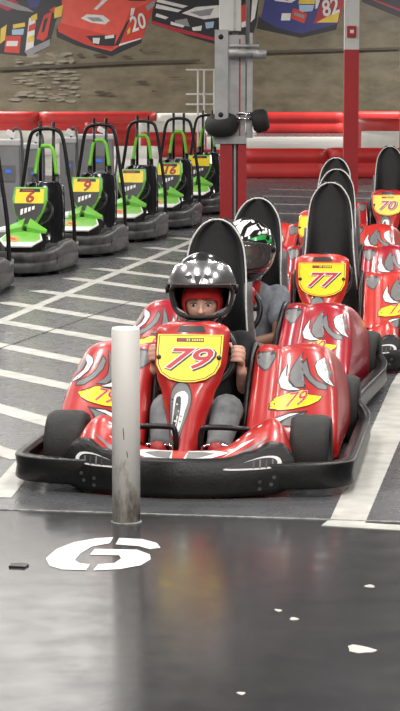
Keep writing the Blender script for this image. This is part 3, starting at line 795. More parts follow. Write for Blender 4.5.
def make_kart():
    t = thing('racing_kart', '', 'go-kart', (0, 0, 0), 0, 'red racing karts lined up in the pit lane')
    # outer bumper ring
    half = [(0, -.79), (.2, -.79), (.38, -.787), (.50, -.77), (.585, -.735), (.635, -.67), (.648, -.58), (.65, -.3), (.65, .0), (.65, .25), (.645, .44), (.615, .55), (.56, .68), (.49, .765), (.36, .80), (.18, .81)]
    half = [(x * .972, y) for x, y in half]
    ring = half + [(0, .81)] + [(-x, y) for x, y in half[:0:-1]]
    ring = smooth_closed(ring, 3); n = len(ring)
    nrm = []
    for i in range(n):
        a = Vector(ring[i - 1]); c = Vector(ring[(i + 1) % n]); d = (c - a).normalized(); nrm.append(Vector((-d.y, d.x)))
    rows = []
    for (inn, q) in ((.004, 0), (0, .06), (.006, .5), (0, .94), (.004, 1), (.05, 1), (.05, .92), (.018, .86), (.022, .5), (.018, .14), (.05, .08), (.05, 0)):
        r = []
        for p, k in zip(ring, nrm):
            zb = interp([-.8, -.4, .3, .8], [.03, .036, .04, .06], p[1]); zt = interp([-.8, -.4, .3, .8], [.122, .118, .118, .19], p[1])
            v = Vector(p) + k * inn
            r.append((v.x, v.y, lerp(zb, zt, q)))
        rows.append(r)
    rows.append(rows[0])
    m = MB(); m.grid([list(c) for c in zip(*rows)] + [[r[0] for r in rows]], BLK)
    m.build('bumper', t)
    # front guard over the middle of the bumper
    xs = [-.425 + .85 * k / 44 for k in range(45)]
    rows = []
    for x in xs:
        zt = guard_top(x); zb = interp([0, .34, .425], [.004, .012, .04], abs(x))
        col = [(x, front_guard_y(x, z), z) for z in [lerp(zb, zt, q / 8) for q in range(9)]]
        rows.append(col)
    m = MB(); m.grid(rows, BLK)
    g = m.build('front_guard', t, solid=.022, off=1)
    trg = bvh(g)
    for s in (-1, 1):
        d = MB()
        slit = smooth_closed([(s * .17, .105), (s * .24, .128), (s * .31, .148), (s * .36, .146), (s * .375, .122), (s * .35, .108), (s * .26, .103)], 3)
        cx = s * .29; cz = .123
        decal(d, trg, slit, WHT, lambda a, b: (a, -1.5, b), (0, 1, 0), eps=.001, h=.03)  # painted rim highlight; the next decal paints the recess dark
        decal(d, trg, [(cx + (a - cx) * .90 - s * .006, cz + (b - cz) * .74 + .001) for a, b in slit], INK, lambda a, b: (a, -1.5, b), (0, 1, 0), eps=.002, h=.03)
        for k in range(4):
            x0 = s * (.275 + k * .022)
            decal(d, trg, [(x0, .108), (x0 + .006, .108), (x0 + .006, .138), (x0, .138)], GRY if k % 2 else DGRY, lambda a, b: (a, -1.5, b), (0, 1, 0), eps=.0026, h=.05)
        for bx, bz in ((.30, .06), (.34, .05), (.30, .035), (.35, .075)):
            decal(d, trg, [(s * bx + .007 * math.cos(q), bz + .007 * math.sin(q)) for q in [i * math.pi / 4 for i in range(8)]], SCUFF, lambda a, b: (a, -1.5, b), (0, 1, 0), eps=.002, h=.05)
        d.build('air_slit', g, merge=False)
    # nose fairing
    rows = []
    for k in range(49):
        x = -.415 + .83 * k / 48; ax = abs(x)
        lob = math.exp(-((ax - .29) / .105) ** 2)
        yb = -.665 + .185 * lob; y0 = front_guard_y(x, guard_top(x)) + .006
        z0 = guard_top(x) - .012
        col = [(x, y0 + .012, z0 - .05)]
        for q in range(11):
            u = q / 10
            z = z0 + (.022 + .058 * lob) * math.sin(u * math.pi * .62) - max(0, (ax - .36)) * 1.2 * u
            col.append((x, lerp(y0, yb, u), z))
        col.append((x, yb + .012, col[-1][2] - .03)); col.append((x, yb, .07))
        rows.append(col)
    m = MB(); m.grid(rows, RED); m.add(rows[0], [list(range(len(rows[0])))], RED); m.add(rows[-1], [list(range(len(rows[0])))[::-1]], RED)
    no = m.build('nose_fairing', t, sub=1)
    trn = bvh(no); d = MB()
    dn = (0, .35, -1)
    up = lambda a, b: (a, b - .35 * .8, .8 + .15)
    arts = []
    for s in (-1, 1):
        arts += [('w', [(s * .02, -.80), (s * .10, -.79), (s * .18, -.735), (s * .12, -.70), (s * .03, -.69)]),
                 ('g', [(s * .03, -.785), (s * .08, -.775), (s * .13, -.735), (s * .08, -.71), (s * .03, -.71)]),
                 ('w', [(s * .16, -.77), (s * .23, -.705), (s * .27, -.655), (s * .22, -.685)]),
                 ('g', [(s * .19, -.775), (s * .27, -.70), (s * .33, -.655), (s * .30, -.69), (s * .25, -.745)]),
                 ('w', [(s * .23, -.63), (s * .245, -.62), (s * .25, -.605), (s * .235, -.60)]),
                 ('w', [(s * .27, -.57), (s * .285, -.565), (s * .285, -.55), (s * .27, -.55)]),
                 ('w', [(s * .20, -.65), (s * .212, -.64), (s * .205, -.62), (s * .195, -.63)])]
    for grp in ((0, 1), (2, 3), (4,), (5,), (6,)):
        for off in (0, 7):
            d = MB()
            for i in grp:
                c, p = arts[off + i]
                decal(d, trn, p, {'w': WHT, 'g': GRY}[c], up, dn, eps=.0015 + .0005 * (c == 'g'), h=.02)
            d.build('flame_graphic', no, merge=False)
    # side pods
    for s in (-1, 1):
        o, tr = build_pod(s, t)
        POD_TREE[s] = tr
        pod_plate(s, tr, '79', o)
    # steering fairing
    zs = [.085 + (.565 - .085) * k / 30 for k in range(31)]
    rows = []
    for z in zs:
        hw = sf_hw(z); r = []
        for k in range(17):
            s = -1 + k / 8
            hump = .0 if z > .36 else interp([.08, .3, .36], [.012, .012, 0], z) * (1 - s * s)
            r.append((s * hw, sf_y(z) + .055 * abs(s) ** 3 - hump, z))
        rows.append(r)
    m = MB(); m.grid(rows, RED)
    sf = m.build('steering_fairing', t, solid=.012, off=0, sub=1)
    sf.location = (-.024, 0, 0)
    trs = bvh(sf); d = MB()
    def tm(zx_, zy_):
        px = 140 + zx_ / 4; py = 310 + zy_ / 4
        return ((px - (193 - (py - 327) * .082)) / 270, .555 - (py - 327) * .00363)
    drop = [(168, 290), (193, 298), (209, 325), (212, 360), (200, 405), (180, 455), (160, 512), (146, 545), (130, 548), (121, 520), (121, 470), (121, 420), (123, 370), (129, 330), (145, 302)]
    whi = [(165, 328), (185, 326), (199, 342), (197, 370), (186, 400), (175, 440), (160, 480), (142, 500), (127, 488), (130, 450), (135, 400), (140, 355), (150, 336)]
    dk = [(160, 345), (170, 350), (167, 400), (157, 440), (150, 470), (140, 480), (131, 470), (137, 430), (145, 380), (150, 352)]
    ce = tm(160, 420)
    for pts, mat, e, k in ((drop, INK, .001, 1.05), (drop, GRY, .0015, .97), (whi, WHT, .002, 1), (dk, DGRY, .0026, 1)):
        q = [tm(*p) for p in smooth_closed(pts, 2)]
        q = [(ce[0] + (a - ce[0]) * k, ce[1] + (b - ce[1]) * k) for a, b in q]
        decal(d, trs, q, mat, lambda a, b: (a, -1.2, b), (0, 1, 0), eps=e, h=.025)
    d.build('teardrop_graphic', sf, merge=False); d = MB()
    decal(d, trs, [(-.055, .530), (.055, .530), (.045, .552), (-.045, .552)], INK, lambda a, b: (a, -1.2, b), (0, 1, 0), eps=.002, h=.03)
    d.build('top_slot', sf, merge=False)
    number_plate('79', sf)
    for s in (-1, 1):
        m = MB(); Q = PC + Vector((s * .115, 0, 0)) + SFU * .0
        m.lathe([(.0, .0), (.009, 0), (.009, .006), (.005, .009), (0, .009)], INK, Matrix.Translation(Q + SFN * .004) @ SFN.to_track_quat('Z', 'Y').to_matrix().to_4x4(), 10)
        m.build('mount_screw', sf)
    # steering wheel and column
    cw = Vector((0, -.115, .425)); V = Vector((0, .42, .907)); N = Vector((0, -.907, .42))
    m = MB(); m.tube([cw + Vector((1, 0, 0)) * .152 * math.cos(a) + V * .138 * math.sin(a) for a in [2 * math.pi * k / 36 for k in range(36)]], .013, BLK, 10, closed=True)
    for a in (.1, math.pi - .1, -math.pi / 2): m.tube([cw, cw + Vector((1, 0, 0)) * .148 * math.cos(a) + V * .134 * math.sin(a)], .011, BLK, 8)
    m.tube([cw, (0, -.42, .16)], .013, STEEL, 8)
    m.build('steering_wheel', t).location = (-.02, 0, 0)
    build_seat(t)
    for s in (-1, 1):
        build_wheel(t, s * .457, -.475, .128, .145)
        build_wheel(t, s * .50, .52, .138, .15, 'rear_wheel')
        m = MB(); m.tube(spline([(s * .178, -.30, .10), (s * .180, -.2, .2), (s * .182, -.06, .36), (s * .184, .06, .435), (s * .184, .18, .43), (s * .18, .34, .30), (s * .18, .42, .12)], 4), .012, BLK, 8); m.build('side_bar', t)
        m = MB()
        m.tube(spline([(s * .045, -.50, .12), (s * .05, -.50, .19), (s * .08, -.50, .205), (s * .20, -.49, .20), (s * .235, -.45, .175), (s * .235, -.38, .1)], 3), .011, BLK, 8); m.build('front_hoop', t)
        m = MB()
        m.tube([(s * .055, -.53, .1), (s * .057, -.53, .135), (s * .07, -.53, .142), (s * .15, -.53, .142), (s * .155, -.53, .135), (s * .155, -.53, .1)], .006, CHROME, 8)
        m.box((s * .105, -.525, .115), (.08, .006, .05), BLK); m.build('pedal', t)
        m = MB(); m.box((s * .33, -.475, .125), (.30, .03, .03), BLK); m.tube([(s * .15, -.42, .1), (s * .40, -.475, .13)], .012, STEEL, 8); m.build('axle_arm', t)
    m = MB(); m.box((0, -.17, .045), (.40, .90, .02), RED, bev=.004)
    for s in (-1, 1): m.tube([(s * .19, -.70, .06), (s * .2, -.3, .055), (s * .2, .4, .055), (s * .24, .74, .08)], .016, BLK, 8)
    m.tube([(-.42, .52, .138), (.42, .52, .138)], .018, STEEL, 8)
    m.tube([(-.2, -.70, .06), (.2, -.70, .06)], .016, BLK, 8)
    m.build('chassis', t)
    m = MB(); m.box((.0, .58, .19), (.34, .22, .20), BLK, bev=.02)
    for k in range(5): m.box((0, .50 + k * .04, .30), (.28, .014, .03), STEEL)
    m.build('engine', t)
    return t
POD_TREE = {}
kart = make_kart()
KARTS = [
    ('79', (.021, 8.577), -7.5, RED, 'frontmost red kart numbered 79, behind the white post'),
    ('80', (.203, 10.274), -12, CRIM, 'crimson kart second in line, driven by the child in the green and white helmet'),
    ('77', (.699, 11.975), -5, ORED, 'empty orange-red kart with the big number 77 on its yellow plate'),
    ('', (.835, 13.95), -8, CRIM, 'empty crimson kart directly behind kart 77, its black seat back showing above that seat'),
    ('', (.93, 16.2), -14, ORED, 'empty red kart two behind kart 77, yellow plate edge peeking out left of seats'),
    ('70', (1.664, 19.28), -4, RED, 'empty red kart numbered 70 at the right edge, farthest red kart back'),
]
def override(o, mat):
    for sl in o.material_slots:
        if sl.material in (RED,) and mat is not RED:
            sl.link = 'OBJECT'; sl.material = mat
SRC = [(c, list(c.children)) for c in kart.children]
for i, (num, loc, yaw, mat, lab) in enumerate(KARTS):
    if i == 0:
        r = kart; r.location = (*loc, 0); r.rotation_euler = (0, 0, R(yaw)); r['label'] = lab
    else:
        r = dup(kart, (*loc, 0), R(yaw), lab)
        np_ = number_plate(num); pm = np_.data; bpy.data.objects.remove(np_)
        pl = {}
        for s in (-1, 1):
            q = pod_plate(s, POD_TREE[s], num); pl[s] = q.data; bpy.data.objects.remove(q)
        for c in r.children:
            override(c, mat)
            if num == '80' and c.name.startswith('steering_'): c.location.x -= .03
            for g in c.children:
                if g.name.startswith('number_plate'): g.data = pm
                if g.name.startswith('pod_number_plate'):
                    g.data = pl[1 if sum(v.co.x for v in g.data.vertices) > 0 else -1]

# ------------------------------------------------------------------ green junior karts
def make_green(num, first=False):
    t = thing('junior_kart', '', 'go-kart', (0, 0, 0), 0, 'green and black junior karts parked on the left')
    # front bumper: swept, stepped band that wraps to the sides
    path = [(.21, .62), (.25, .45), (.28, .2), (.295, .05), (.30, -.1), (.295, -.25), (.275, -.42), (.23, -.58), (.155, -.70), (.07, -.745), (0, -.755)]
    path = spline(path, 4); path = path + [(-x, y) for x, y in path[-2::-1]]
    rows = []
    n = len(path)
    for i, p in enumerate(path):
        a = Vector(path[max(i - 1, 0)]); c = Vector(path[min(i + 1, n - 1)]); d = (c - a).normalized(); k = Vector((d.y, -d.x))
        k = -k if k.dot(Vector(p) - Vector((0, -.1))) > 0 else k
        zt = interp([-.75, -.6, -.45, -.32, -.05, .1, .2, .6], [.19, .195, .215, .25, .255, .23, .20, .20], p[1]); zb = .03
        r = []
        for inn, q in ((.012, 0), (0, .05), (.004, .45), (.010, .5), (.004, .55), (0, .95), (.012, 1), (.045, 1), (.05, .9), (.03, .5), (.05, .06), (.04, 0), (.012, 0)):
            v = Vector(p) + k * inn; r.append((v.x, v.y, lerp(zb, zt, q)))
        rows.append(r)
    m = MB(); m.grid(rows, SCUFF)
    for e in (0, -1): m.add(rows[e][:-1], [list(range(12))], SCUFF)
    m.build('bumper', t)
    m = MB(); m.box((0, -.02, .06), (.42, 1.2, .03), BLK); m.box((0, .52, .16), (.18, .3, .2), BLK, bev=.03); m.tube([(-.2, .48, .13), (.2, .48, .13)], .016, STEEL, 8); m.tube([(-.24, -.4, .12), (.24, -.4, .12)], .016, STEEL, 8)
    m.build('chassis', t)
    # nose: dark body, green and white top
    top = [(-.165, -.58, .265), (-.12, -.44, .317), (.12, -.44, .317), (.165, -.58, .265), (.10, -.70, .221), (-.10, -.70, .221)]
    m = MB(); bot = [(x * .9, y, .09) for x, y, z in top]
    m.loft([bot, top], BLK); o = m.build('nose_cone', t, flat=True)
    d = MB()
    cx, cy = 0, -.575
    def ins(k, e):
        return [(x * k, cy + (y - cy) * k, z + e) for x, y, z in [(a, b2, .21 + (b2 + .73) * .37) for a, b2, c in top]]
    d.plate([(x * 1.03, cy + (y - cy) * 1.03, z) for x, y, z in ins(1, .006)], .010, WHT, (0, -.3, 1))
    d.add(ins(.94, .0185), [list(range(6))], GREEN, False)
    nz = lambda a, b2: (a, b2, .21 + (b2 + .73) * .37 + .0205)
    d.add([nz(-.12, -.60), nz(-.02, -.64), nz(-.02, -.56), nz(-.11, -.52)], [[0, 1, 2, 3]], ORNG, False)
    d.add([(a, b2, c + .001) for a, b2, c in [nz(-.10, -.58), nz(-.04, -.61), nz(-.04, -.58), nz(-.10, -.55)]], [[0, 1, 2, 3]], NRED, False)
    d.build('nose_panel', o, merge=False)
    # swept wing above the nose with a white tip either side
    for s in (-1, 1):
        m = MB()
        L = [[(s * .02, -.46, .37), (s * .02, -.33, .43), (s * .02, -.33, .38), (s * .02, -.46, .33)],
             [(s * .11, -.48, .35), (s * .12, -.42, .38), (s * .12, -.42, .355), (s * .11, -.48, .325)],
             [(s * .175, -.48, .335), (s * .18, -.45, .35), (s * .18, -.45, .335), (s * .175, -.48, .32)]]
        m.loft(L, GREEN)
        if s < 0: m.loft([[(p[0] - .004, p[1] - .004, p[2] + .004) for p in L[1]], [(p[0] - .045, p[1] - .01, p[2] + .006) for p in L[2]]], WHT)
        m.build('nose_wing', t, flat=True)
    # steering fairing: green frame, yellow number plate
    P0 = Vector((0, -.33, .375)); U = Vector((0, .40, .917)).normalized(); N = Vector((0, -.917, .40))
    q = lambda a, b2, e=0: P0 + Vector((a, 0, 0)) + U * b2 + N * e
    out = [(-.05, -.03), (.05, -.03), (.115, .10), (.143, .21), (.13, .318), (-.13, .318), (-.143, .21), (-.115, .10)]
    m = MB(); m.loft([[q(a * .9, b2, -.03) for a, b2 in out], [q(a, b2, 0) for a, b2 in out], [q(a * .88, lerp(.15, b2, .93), .022) for a, b2 in out]], GREEN)
    fo = m.build('steering_fairing', t, flat=True)
    d = MB()
    pl = lambda pts, mat, e: d.add([q(a, b2, e) for a, b2 in pts], [list(range(len(pts)))], mat, False)
    pl([(-.115, .175), (.115, .175), (.112, .292), (-.112, .292)], YEL, .0235)
    pl([(-.085, .268), (.085, .268), (.08, .296), (-.08, .296)], INK, .0245)
    pl([(-.06, .276), (.03, .276), (.03, .288), (-.06, .288)], NRED, .0250)
    pl([(-.046, .002), (.046, .002), (.104, .10), (.122, .172), (-.122, .172), (-.104, .10)], INK, .0238)
    for k in range(4):
        a0 = -.062 + k * .030
        pl([(a0, .075 + k * .014), (a0 + .02, .082 + k * .014), (a0 + .02, .13 + k * .008), (a0, .122 + k * .008)], WHT, .0245)
    put_text(d, num, INK, lambda a, b2: q(a, b2 + .222, .0245), .125, .2, .03, 1.1)
    put_text(d, num, NRED, lambda a, b2: q(a, b2 + .222, .0252), .125, .2, .0, 1.1)
    d.build('number_plate', fo, merge=False)
    m = MB(); cw = Vector((0, -.06, .46)); V = Vector((0, .45, .89))
    m.tube([cw + Vector((1, 0, 0)) * .14 * math.cos(a) + V * .125 * math.sin(a) for a in [2 * math.pi * k / 28 for k in range(28)]], .013, BLK, 8, closed=True)
    m.tube([cw, (0, -.4, .15)], .013, STEEL, 8); m.tube([cw - Vector((.13, 0, 0)), cw + Vector((.13, 0, 0))], .01, BLK, 6); m.build('steering_wheel', t)
    # seat
    rows = []
    for y, z, hw in spline([(-.06, .11, .15), (.08, .09, .165), (.2, .12, .17), (.27, .25, .18), (.31, .42, .178), (.34, .56, .17), (.36, .64, .16), (.37, .69, .145)], 3):
        rows.append([(s * hw, y - .06 * abs(s) ** 3 * (z > .12), z - .015 * abs(s) ** 4) for s in [-1 + k / 6 for k in range(13)]])
    m = MB(); m.grid(rows, GLOSSB); m.build('seat', t, solid=.03, off=0, sub=1)
    # roll hoop with headrest posts
    m = MB()
    m.tube(spline([(-.235, .36, .10), (-.225, .37, .45), (-.175, .39, .80), (-.14, .40, 1.02), (-.10, .40, 1.095), (0, .40, 1.115), (.10, .40, 1.095), (.14, .40, 1.02), (.175, .39, .80), (.225, .37, .45), (.235, .36, .10)], 4), .016, BLK, 8)
    m.build('roll_hoop', t)
    for s in (-1, 1):
        m = MB(); m.tube([(s * .055, .41, .62), (s * .055, .42, 1.17)], .014, BLK, 8); m.build('headrest_post', t)
        m = MB(); m.loft([[(s * x0 - .024, y0, z0), (s * x0 + .024, y0, z0), (s * x0 + .024, y0 + .012, z0), (s * x0 - .024, y0 + .012, z0)] for x0, y0, z0 in ((.095, .34, .50), (.088, .355, .745))], BLK); m.build('harness_strap', t)
        build_wheel(t, s * .21, -.36, .12, .11)
        build_wheel(t, s * .155, .48, .13, .11, 'rear_wheel')
    m = MB()
    hp = spline([(-.088, .35, .745), (-.075, .365, .84), (-.052, .372, .955), (0, .374, .975), (.052, .372, .955), (.075, .365, .84), (.088, .35, .745)], 4)
    m.loft([[(x - (.0 if abs(x) < .045 else .013), y, z - (.017 if abs(x) < .045 else 0)), (x + (.0 if abs(x) < .045 else .013), y, z + (.017 if abs(x) < .045 else 0)), (x + (.0 if abs(x) < .045 else .013), y + .03, z + (.017 if abs(x) < .045 else 0)), (x - (.0 if abs(x) < .045 else .013), y + .03, z - (.017 if abs(x) < .045 else 0))] for x, y, z in hp], LGREEN)
    m.build('belt_pad', t)
    return t
GREENS = [
    ('', (-1.67, 15.62), 'green junior kart cut off by the left edge, only its front bumper and hoop showing'),
    ('6', (-1.305, 17.58), 'green junior kart with a yellow number 6 plate, second from the left edge'),
    ('9', (-.955, 19.45), 'green junior kart right behind kart number 6'),
    ('', (-.62, 21.3), 'green junior kart standing directly in front of kart number 16'),
    ('16', (-.285, 23.1), 'green junior kart with a yellow number 16 plate'),
    ('', (.03, 25.6), 'green junior kart behind kart 16, half hidden by the red pillar'),
]
gk = {}
for i, (num, loc, lab) in enumerate(GREENS):
    if i == 0:
        g0 = make_green(num); g0.location = (*loc, 0); g0.rotation_euler = (0, 0, R(-8)); g0['label'] = lab
        GP = {c.name: c for c in g0.children}
    else:
        r = dup(g0, (*loc, 0), R(-8), lab)
        tmp = make_green(num)
        src = [g for c in tmp.children for g in c.children if g.name.startswith('number_plate')][0].data
        for c in r.children:
            for g in c.children:
                if g.name.startswith('number_plate'): g.data = src
        for c in list(tmp.children):
            for g in list(c.children): bpy.data.objects.remove(g)
            bpy.data.objects.remove(c)
        bpy.data.objects.remove(tmp)

# ------------------------------------------------------------------ the two children
def skin_mat(name, c):
    m = pbr(name, c, .5, noise=.06, nscale=40)
    bs = m.node_tree.nodes['Principled BSDF']
    bs.inputs['Subsurface Weight'].default_value = .12
    bs.inputs['Subsurface Scale'].default_value = .006
    return m
SKINL = skin_mat('light_skin', (.66, .38, .29))
SKIND = skin_mat('brown_skin', (.21, .095, .058))
EYEW = pbr('eye_white', (.7, .68, .66), .25); IRIS = pbr('iris', (.05, .035, .03), .15); LIP = pbr('lip', (.42, .14, .12), .45); BROW = pbr('brow_hair', (.16, .09, .05), .8)
def fuse(m, name, mat, voxel, parent=None, smooth=4):
    o = m.build(name, parent, merge=False)
    q = o.modifiers.new('r', 'REMESH'); q.mode = 'VOXEL'; q.voxel_size = voxel; q.use_smooth_shade = True
    q = o.modifiers.new('s', 'SMOOTH'); q.factor = .5; q.iterations = smooth
    bake(o)
    o.data.materials.clear(); o.data.materials.append(mat)
    for p in o.data.polygons: p.use_smooth = True; p.material_index = 0
    return o
def ball(m, c, r, mat, M3=None, seg=16):
    rows = []
    for i in range(seg // 2 + 1):
        e = -math.pi / 2 + math.pi * i / (seg // 2)
        row = []
        for k in range(seg):
            a = 2 * math.pi * k / seg; v = Vector((math.cos(a) * math.cos(e) * r[0], math.sin(a) * math.cos(e) * r[1], math.sin(e) * r[2]))
            row.append(Vector(c) + (M3 @ v if M3 else v))
        rows.append(row)
    m.grid(rows, mat, closed_u=True)
def limb(m, pts, rad, mat, n=5):
    P = spline([tuple(p) for p in pts], n); Q = spline([(r,) for r in rad], n)
    m.tube(P, [q[0] for q in Q], mat, 12)
    for p, r in ((pts[0], rad[0]), (pts[-1], rad[-1])): ball(m, p, (r, r, r), mat, seg=12)
def torso(m, rings, mat, k=0.0):
    loops = []
    for (cx, cy, cz, rx, ry) in rings:
        loops.append([(cx + (rx + k) * math.copysign(abs(math.cos(a)) ** .8, math.cos(a)), cy + (ry + k) * math.copysign(abs(math.sin(a)) ** .8, math.sin(a)), cz) for a in [2 * math.pi * i / 24 for i in range(24)]])
    m.loft(loops, mat)
CW = Vector((-.02, -.115, .425)); WV = Vector((0, .42, .907)); WN = Vector((0, -.907, .42))
def grip(m, ang, mat):
    # a child's hand closed round the steering wheel rim at angle ang; returns the wrist point
    P = CW + Vector((1, 0, 0)) * .152 * math.cos(ang) + WV * .138 * math.sin(ang)
    O = (Vector((1, 0, 0)) * math.cos(ang) + WV * math.sin(ang)).normalized()
    T = (WV * abs(math.cos(ang)) + Vector((-1, 0, 0)) * math.sin(ang) * math.copysign(1, math.cos(ang))).normalized()
    L = [.95, 1.05, 1.0, .85]
    for i in range(4):
        b = T * (.027 - .0175 * i); k = L[i]
        limb(m, [P + O * .021 - WN * .030 + b, P + O * (.030 * k) - WN * .008 + b, P + O * (.024 * k) + WN * .016 + b, P + O * .004 + WN * .025 * k + b, P - O * .012 + WN * .015 + b], [.0095, .0092, .0085, .0078, .007], mat, 4)
    limb(m, [P - WN * .030 + T * .026 + O * .004, P - WN * .02 + T * .043 - O * .006, P - WN * .002 + T * .047 - O * .016, P + WN * .012 + T * .042 - O * .020], [.012, .0105, .0095, .008], mat, 4)
    Wr = P + O * .018 - WN * .060 - T * .045
    for b in (.022, .008, -.006, -.02):
        limb(m, [P + O * .019 - WN * .030 + T * b, P + O * .017 - WN * .045 + T * (b * .5 - .015), Wr], [.0125, .0145, .018], mat, 3)
    return Wr
def head(m, Hc, M3, mat):
    rows = []
    for i in range(29):
        e = -math.pi / 2 + math.pi * i / 28; row = []
        for k in range(40):
            a = 2 * math.pi * k / 40
            d = Vector((math.sin(a) * math.cos(e), -math.cos(a) * math.cos(e), math.sin(e)))
            v = Vector((d.x * .069, d.y * .086, d.z * .100))
            fr = max(0, -d.y)
            v.x *= 1 - .22 * max(0, -d.z) ** 1.3                       # narrower jaw
            for s in (-1, 1):                                          # eye sockets and cheeks
                v.y += .010 * math.exp(-(((v.x - s * .029) / .016) ** 2 + ((v.z - .004) / .012) ** 2)) * (fr > .2)
                v.y -= .004 * math.exp(-(((v.x - s * .036) / .018) ** 2 + ((v.z + .03) / .018) ** 2)) * (fr > .2)
            v.y -= .004 * math.exp(-((v.z - .024) / .010) ** 2) * fr
            v.y -= .006 * math.exp(-((v.x / .02) ** 2 + ((v.z + .083) / .015) ** 2)) * (fr > .1)
            row.append(Hc + M3 @ v)
        rows.append(row)
    m.grid(rows, mat, closed_u=True)
    q = lambda x, y, z: Hc + M3 @ Vector((x, y, z))
    limb(m, [q(0, -.080, .012), q(0, -.090, -.008), q(0, -.098, -.024)], [.006, .0075, .0105], mat, 3)
    for s in (-1, 1):
        ball(m, q(s * .009, -.090, -.026), (.007, .008, .006), mat)
        ball(m, q(s * .069, .008, -.004), (.008, .017, .026), mat)
    limb(m, [q(-.018, -.080, -.052), q(0, -.086, -.050), q(.018, -.080, -.052)], [.004, .0055, .004], mat, 3)
    limb(m, [q(-.015, -.080, -.060), q(0, -.085, -.061), q(.015, -.080, -.060)], [.004, .006, .004], mat, 3)
def face_bits(Hc, M3):
    m = MB(); q = lambda x, y, z: Hc + M3 @ Vector((x, y, z))
    for s in (-1, 1):
        ball(m, q(s * .029, -.0715, .003), (.0125, .008, .0068), EYEW, M3)
        ball(m, q(s * .029 - .001, -.0770, .0025), (.0056, .0035, .0056), IRIS, M3)
        m.tube([q(s * .016, -.077, .0075), q(s * .024, -.081, .0115), q(s * .034, -.080, .011), q(s * .043, -.073, .006)], .0021, BROW, 6)
        m.tube([q(s * .014, -.083, .021), q(s * .026, -.086, .026), q(s * .044, -.076, .021)], [.0022, .003, .002], BROW, 6)
    m.tube([q(-.017, -.0835, -.0555), q(0, -.089, -.055), q(.017, -.0835, -.0555)], .0022, LIP, 6)
    return m
def append_mesh(o, m):
    me = o.data; bm = bmesh.new(); bm.from_mesh(me)
    base = len(me.materials)
    for mt in m.mats: me.materials.append(mt)
    vv = [bm.verts.new(p) for p in m.v]
    for f, k in zip(m.f, m.mi):
        try:
            fc = bm.faces.new([vv[i] for i in f]); fc.material_index = base + k; fc.smooth = True
        except ValueError: pass
    bm.to_mesh(me); bm.free()

def shell_pt(az, el, k=1.0):
    d = Vector((math.sin(az) * math.cos(el), -math.cos(az) * math.cos(el), math.sin(el)))
    v = Vector((d.x * .134, d.y * .152, d.z * (.157 if el > 0 else .165)))
    fr = max(0, -d.y); lo = max(0, -d.z)
    v.y -= .035 * fr * min(1, lo * 1.8)
    v.x *= 1 - .16 * lo
    if v.z < -.150: v.z = -.150 - (v.z + .150) * .15
    return v * k
def make_helmet(Hc, M3, shell, person, port=(66, -11, 24)):
    m = MB(); NA, NE = 72, 44; rows = []
    for i in range(NE + 1):
        el = R(-66 + 156 * i / NE)
        rows.append([Hc + M3 @ shell_pt(2 * math.pi * k / NA, el) for k in range(NA)])
    m.grid(rows, shell, closed_u=True)
    keep = []
    for fi, f in enumerate(m.f):
        i, k = fi // NA, fi % NA
        el = -66 + 156 * (i + .5) / NE; az = (k + .5) * 360 / NA; az = az - 360 if az > 180 else az
        if abs(az / port[0]) ** 4 + abs((el - port[1]) / port[2]) ** 4 >= 1: keep.append(fi)
    m.f = [m.f[i] for i in keep]; m.mi = [m.mi[i] for i in keep]; m.sm = [m.sm[i] for i in keep]
    o = m.build('helmet', person, solid=.02, off=-1, sub=1)
    g = MB(); pts = []
    for k in range(64):
        t = 2 * math.pi * k / 64
        a = port[0] * math.copysign(abs(math.cos(t)) ** .5, math.cos(t)); e = port[1] + port[2] * math.copysign(abs(math.sin(t)) ** .5, math.sin(t))
        pts.append(Hc + M3 @ shell_pt(R(a), R(e), .995))
    g.tube(pts, .0075, RUB, 8, closed=True); g.build('port_trim', o)
    for s in (-1, 1):
        g = MB(); c = Hc + M3 @ shell_pt(R(s * 82), R(5), 1.03); g.lathe([(0, -.008), (.02, -.008), (.018, .006), (0, .008)], BLK, Matrix.Translation(c) @ M3.to_4x4() @ Matrix.Rotation(R(90), 4, 'Y'), 16); g.build('visor_pivot', o)
    return o
def visor(Hc, M3, o, mat, az, e0, e1, k, name='visor'):
    m = MB(); rows = []
    for i in range(15):
        rows.append([Hc + M3 @ shell_pt(R(-az + 2 * az * j / 36), R((lerp(e0, e1, i / 14)) * (1 - .25 * abs(j / 18 - 1) ** 2)), k) for j in range(37)])
    m.grid(rows, mat); return m.build(name, o, solid=.003, off=0)

SHEL1 = pbr('helmet_gunmetal', (.035, .035, .038), .18, .35, coat=.7, noise=.5, nscale=22)
SHEL2 = pbr('helmet_black', (.012, .012, .013), .15, coat=.7, noise=.2, nscale=20)
VIS1 = pbr('mirrored_visor', (.62, .62, .64), .2, .9, noise=.3, nscale=14)
VIS2 = pbr('smoked_visor', (.42, .40, .40), .05, coat=.5, trans=.9)
SILV = pbr('helmet_silver', (.55, .55, .56), .25, .25, noise=.15, nscale=30)
HGRN = pbr('helmet_green', (.03, .33, .07), .2, coat=.6, noise=.1, nscale=30)
SHIRTB = pbr('black_cotton', (.012, .012, .014), .9, noise=.35, nscale=40, bump=.25, bscale=25)
SHIRTG = pbr('grey_cotton', (.15, .165, .19), .9, noise=.2, nscale=40, bump=.3, bscale=22)
TROUS = pbr('grey_trousers', (.15, .155, .165), .9, noise=.35, nscale=16, bump=.35, bscale=20)
REDCL = pbr('red_knit', (.42, .012, .012), .85, noise=.15, nscale=60, bump=.2, bscale=150)
SHOE = pbr('red_shoe', (.28, .01, .014), .5, noise=.2, nscale=30)

